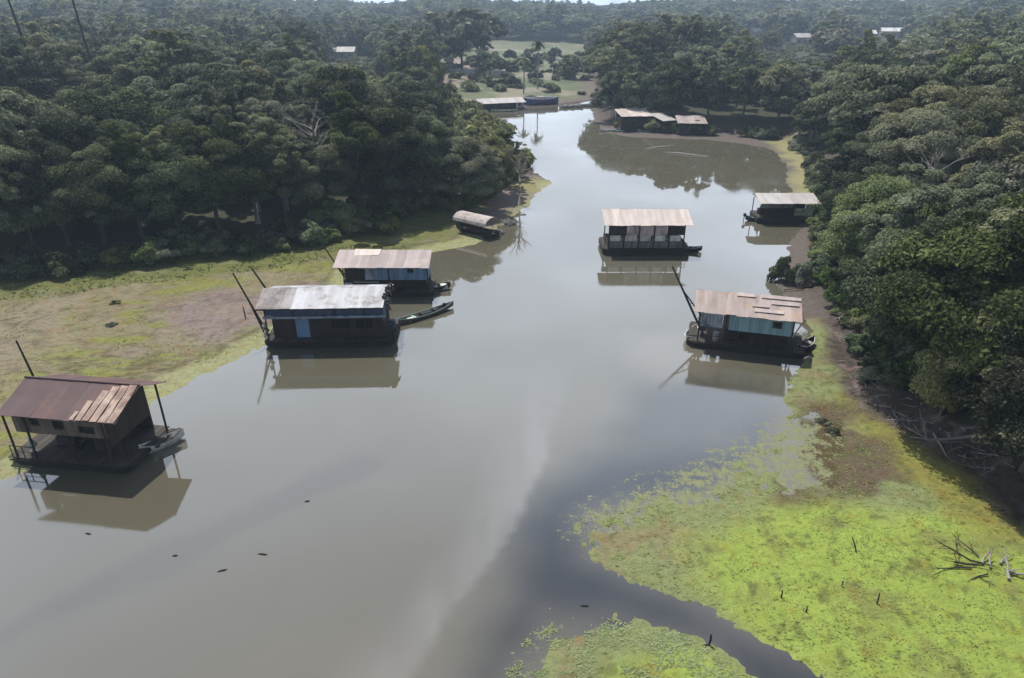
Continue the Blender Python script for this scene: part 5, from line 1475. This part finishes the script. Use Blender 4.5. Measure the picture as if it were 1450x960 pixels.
# stakes and stumps
for k, (px, py, hh, lx, ly, m_, lb) in enumerate([(1212, 789, 0.8, -0.25, 0.5, 'wood_wet', 'dark leaning stick above the middle of the bright algae'), (1105, 850, 0.55, 0, 0, 'wood_wet', 'thin dark stake left of the algae middle near the channel'),
                                              (1240, 860, 0.75, 0, 0.05, 'wood_wet', 'thin upright stake in the middle of bright algae'), (1140, 870, 0.45, 0.03, 0, 'wood_wet', 'short dark stake near the channel edge on algae'),
                                              (1190, 835, 0.4, 0.02, 0, 'wood_wet', 'short dark stake behind the other algae stakes'), (348, 452, 1.3, -0.1, 0.1, 'redpaint', 'reddish stake standing on the left mud flat'),
                                              (1004, 913, 0.75, 0.02, 0.0, 'wood_wet', 'black bent stump standing in the dark channel')]):
    q = G(px, py); mb = MB()
    z0 = gz(q.x, q.y)
    mb.tube([(0, 0, -0.1), (lx * 0.5 + 0.015, ly * 0.5, hh * 0.5), (lx, ly, hh)], [0.05, 0.042, 0.03] if hh < 1 and px != 1004 else [0.09, 0.08, 0.05], 6)
    if px == 1004: mb.tube([(0, 0, 0.02), (-0.25, -0.05, 0.02), (-0.4, -0.1, -0.02)], [0.07, 0.06, 0.04], 6)
    tag(mb.build('stake', M[m_], loc=(q.x, q.y, max(z0, 0)), smooth=True), lb, 'stake', 'stakes in the shallows')
for k, (px, py, ln, an, m_, lb) in enumerate([(435, 710, 0.35, 0.3, 'wood_wet', 'small dark stick floating right of the rusty roofed house boat'), (315, 808, 0.55, 0.4, 'wood_wet', 'short black log floating in the lower left water'),
                                          (372, 785, 0.6, -0.1, 'darkwood', 'flat dark scrap floating above the short black log'), (125, 756, 0.4, -0.2, 'darkwood', 'small dark scrap floating below the rusty roofed house boat'),
                                          (935, 209, 9.0, 0.55, 'wood_dead', 'long pale log floating left of its twin before the far sheds'), (970, 219, 10.0, -0.45, 'wood_dead', 'long pale log floating right of its twin before the far sheds'),
                                          (828, 858, 0.5, 0.0, 'wood_wet', 'dark stick floating where channel meets muddy river'), (248, 787, 0.3, 0.2, 'darkwood', 'tiny dark scrap floating left of the short black log')]):
    q = G(px, py); mb = MB(); h_ = ln / 2
    r_ = 0.06 if ln < 2 else 0.3
    mb.tube([(-h_, 0, 0), (-h_ * 0.3, 0.04 * ln, 0.02), (h_ * 0.4, -0.02 * ln, 0.03), (h_, 0.02 * ln, 0.0)], [r_ * 0.6, r_, r_ * 0.9, r_ * 0.4], 7)
    tag(mb.build('floating_log', M[m_], loc=q, rz=an, smooth=True), lb, 'floating log', 'wood drifting on the water')

# ------------------------------------------------------------------ weed and grass too many to count
def scatter(name, polyg, n, size, test, mat, seed, label, cat, thr=-0.2, nscale=2.0, tall=0.5):
    rng = np.random.default_rng(seed)
    lo = polyg.min(0); hi = polyg.max(0)
    lo = np.maximum(lo, (-75, 18)); hi = np.minimum(hi, (60, 90))
    x = rng.uniform(lo[0], hi[0], n); y = rng.uniform(lo[1], hi[1], n)
    k = (sdist(polyg, x, y) > 0) & test(x, y) & (fbm(x, y, nscale, seed, 4) > thr) & (np.abs(x) < 0.82 * y + 5)
    x, y = x[k], y[k]; n = len(x)
    z = ground_z(x, y); kk = z > -0.03; x, y, z = x[kk], y[kk], np.maximum(z[kk], 0.0); n = len(x)
    s = size * rng.uniform(0.4, 1.5, n)
    an = rng.uniform(0, 2 * pi, n); el = rng.uniform(0.05, tall, n)
    a_ = np.stack([np.cos(an), np.sin(an), np.sin(el)], 1) * s[:, None]; b_ = np.stack([-np.sin(an), np.cos(an), rng.uniform(-0.2, 0.2, n)], 1) * s[:, None] * 0.4
    c_ = np.stack([x, y, z + 0.02], 1)
    q_ = np.stack([c_ - a_ * 0.2, c_ + a_ * 0.4 + b_, c_ + a_, c_ + a_ * 0.4 - b_], 1)
    me = mesh_np(name, q_.reshape(-1, 3), np.arange(4 * n).reshape(n, 4), np.repeat(np.clip(0.45 + 0.35 * fbm(x, y, 1.3, seed + 5) + rng.normal(size=n) * 0.15, 0, 1), 4))
    me.materials.append(mat)
    return stuff(link(bpy.data.objects.new(name, me)), label, cat)


notF = lambda x, y: (sdist(FOREST_R, x, y) < -1.0)
scatter('water_weed', RIGHT, 80000, 0.10, lambda x, y: notF(x, y) & (y < 62), M['weed'], 91, 'bright green water weed matted over the right shallows', 'water weed', -0.05, 1.5, 0.35)
scatter('water_weed', ISLE, 16000, 0.10, lambda x, y: y > 15, M['weed'], 92, 'green water weed on the small mat in front of the dark channel', 'water weed', -0.05, 1.2, 0.35)
scatter('grass', LEFT, 60000, 0.22, lambda x, y: (sdist(FOREST_L, x, y) > -7) & (sdist(FOREST_L, x, y) < 2), mat_leaf('grass_blades', (0.05, 0.06, 0.015), (0.10, 0.12, 0.03), (0.17, 0.18, 0.06), 0.15, 0.0), 93,
        'low grass strip between the left forest and the mud flat', 'grass', -0.2, 2.0, 0.9)

scatter('mud_grass', LEFT, 70000, 0.13, lambda x, y: (sdist(FOREST_L, x, y) < -2) & (sdist(PALEMUD, x, y) < 1), M['weed'], 95, 'sparse yellow green tufts on the left mud flat', 'grass', 0.12, 2.6, 0.7)

# ------------------------------------------------------------------ air, sky, sun, camera
HZ = 46.0
mb = MB(); mb.box(-3100, 3100, -70, 3050, -2.5, HZ)
hm = bpy.data.materials.new('haze'); hm.use_nodes = True
hm.node_tree.nodes.clear()
o_ = hm.node_tree.nodes.new('ShaderNodeOutputMaterial'); pv = hm.node_tree.nodes.new('ShaderNodeVolumePrincipled')
pv.inputs['Color'].default_value = (0.62, 0.78, 0.95, 1); pv.inputs['Density'].default_value = 0.00040; pv.inputs['Anisotropy'].default_value = 0.2
hm.node_tree.links.new(pv.outputs[0], o_.inputs['Volume'])
hz_ = mb.build('haze', hm); hz_['kind'] = 'stuff'; tag(hz_, 'pale haze hanging in the air over river and forest', 'haze')

SUN_EL, SUN_AZ = radians(64), radians(-28)       # ahead of the camera, a little to the left
wd = bpy.data.worlds.new('World'); scene.world = wd; wd.use_nodes = True
W_ = wd.node_tree; W_.nodes.clear()
wo = W_.nodes.new('ShaderNodeOutputWorld'); bg = W_.nodes.new('ShaderNodeBackground'); sk = W_.nodes.new('ShaderNodeTexSky')
sk.sky_type = 'NISHITA'; sk.sun_disc = False; sk.sun_elevation = SUN_EL; sk.sun_rotation = SUN_AZ; sk.altitude = 60; sk.air_density = 1.0; sk.dust_density = 1.2; sk.ozone_density = 1.0
tc = W_.nodes.new('ShaderNodeTexCoord'); sep = W_.nodes.new('ShaderNodeSeparateXYZ')
W_.links.new(tc.outputs['Generated'], sep.inputs[0])
def wmath(op, a, b=0.0, c=None):
    m = W_.nodes.new('ShaderNodeMath'); m.operation = op
    for s_, v_ in zip(m.inputs, (a, b) if c is None else (a, b, c)):
        if hasattr(v_, 'is_linked'): W_.links.new(v_, s_)
        else: s_.default_value = v_
    return m.outputs[0]
# thin high cloud: projected on a layer overhead, brightened ahead to lift the water reflections, closing to white at the horizon
zc = wmath('MAXIMUM', sep.outputs[2], 0.04)
cb = W_.nodes.new('ShaderNodeCombineXYZ')
W_.links.new(wmath('DIVIDE', sep.outputs[0], zc), cb.inputs[0]); W_.links.new(wmath('DIVIDE', sep.outputs[1], zc), cb.inputs[1])
nz = W_.nodes.new('ShaderNodeTexNoise'); nz.inputs['Scale'].default_value = 1.1; nz.inputs['Detail'].default_value = 6; nz.inputs['Roughness'].default_value = 0.5
W_.links.new(cb.outputs[0], nz.inputs['Vector'])
cl = W_.nodes.new('ShaderNodeMapRange'); cl.inputs['From Min'].default_value = 0.36; cl.inputs['From Max'].default_value = 0.64
W_.links.new(nz.outputs['Fac'], cl.inputs['Value'])
hor = W_.nodes.new('ShaderNodeMapRange'); hor.inputs['From Min'].default_value = 0.82; hor.inputs['From Max'].default_value = 0.40; hor.interpolation_type = 'SMOOTHSTEP'
W_.links.new(sep.outputs[2], hor.inputs['Value'])
dot = W_.nodes.new('ShaderNodeVectorMath'); dot.operation = 'DOT_PRODUCT'
dot.inputs[1].default_value = (sin(radians(-16)), cos(radians(-16)), 0.0)
W_.links.new(tc.outputs['Generated'], dot.inputs[0])
fw = W_.nodes.new('ShaderNodeMapRange'); fw.inputs['From Min'].default_value = -0.35; fw.inputs['From Max'].default_value = 0.6; fw.inputs['To Min'].default_value = 0.17; fw.inputs['To Max'].default_value = 1.0
W_.links.new(dot.outputs['Value'], fw.inputs['Value'])
amt = wmath('MULTIPLY', wmath('ADD', wmath('MULTIPLY', cl.outputs[0], 0.30), 0.66), wmath('ADD', wmath('MULTIPLY', hor.outputs[0], 0.88), 0.12))
amt2 = wmath('MULTIPLY', amt, fw.outputs[0])
mixn = W_.nodes.new('ShaderNodeMix'); mixn.data_type = 'RGBA'
CLOUD = 28.5
W_.links.new(amt2, mixn.inputs[0]); W_.links.new(sk.outputs[0], mixn.inputs[6]); mixn.inputs[7].default_value = (CLOUD * 0.84, CLOUD * 0.94, CLOUD * 1.10, 1)
W_.links.new(mixn.outputs[2], bg.inputs['Color']); bg.inputs['Strength'].default_value = 0.07
W_.links.new(bg.outputs[0], wo.inputs['Surface'])

sl_ = bpy.data.lights.new('sun', 'SUN'); sl_.energy = 4.8; sl_.angle = radians(0.5); sl_.color = (1.0, 0.95, 0.87)
so = link(bpy.data.objects.new('sun', sl_))
sv = Vector((sin(SUN_AZ) * cos(SUN_EL), cos(SUN_AZ) * cos(SUN_EL), sin(SUN_EL)))
so.rotation_euler = sv.to_track_quat('Z', 'Y').to_euler()
so.location = (0, 40, 80)

cam = bpy.data.cameras.new('camera'); cam.sensor_width = 36; cam.lens = FOC / 1450 * 36; cam.clip_start = 0.5; cam.clip_end = 9000
co = link(bpy.data.objects.new('camera', cam)); co.location = (0, 0, CAM_H); co.rotation_euler = (radians(90) - PITCH, 0, 0)
scene.camera = co
scene.render.engine = 'CYCLES'
scene.cycles.use_denoising = True
scene.cycles.max_bounces = 5; scene.cycles.diffuse_bounces = 2; scene.cycles.glossy_bounces = 2; scene.cycles.transmission_bounces = 2; scene.cycles.volume_bounces = 0
scene.cycles.caustics_reflective = False; scene.cycles.caustics_refractive = False
scene.cycles.use_adaptive_sampling = True
scene.view_settings.view_transform = 'Standard'; scene.view_settings.look = 'None'; scene.view_settings.exposure = 0.0; scene.view_settings.gamma = 1.0
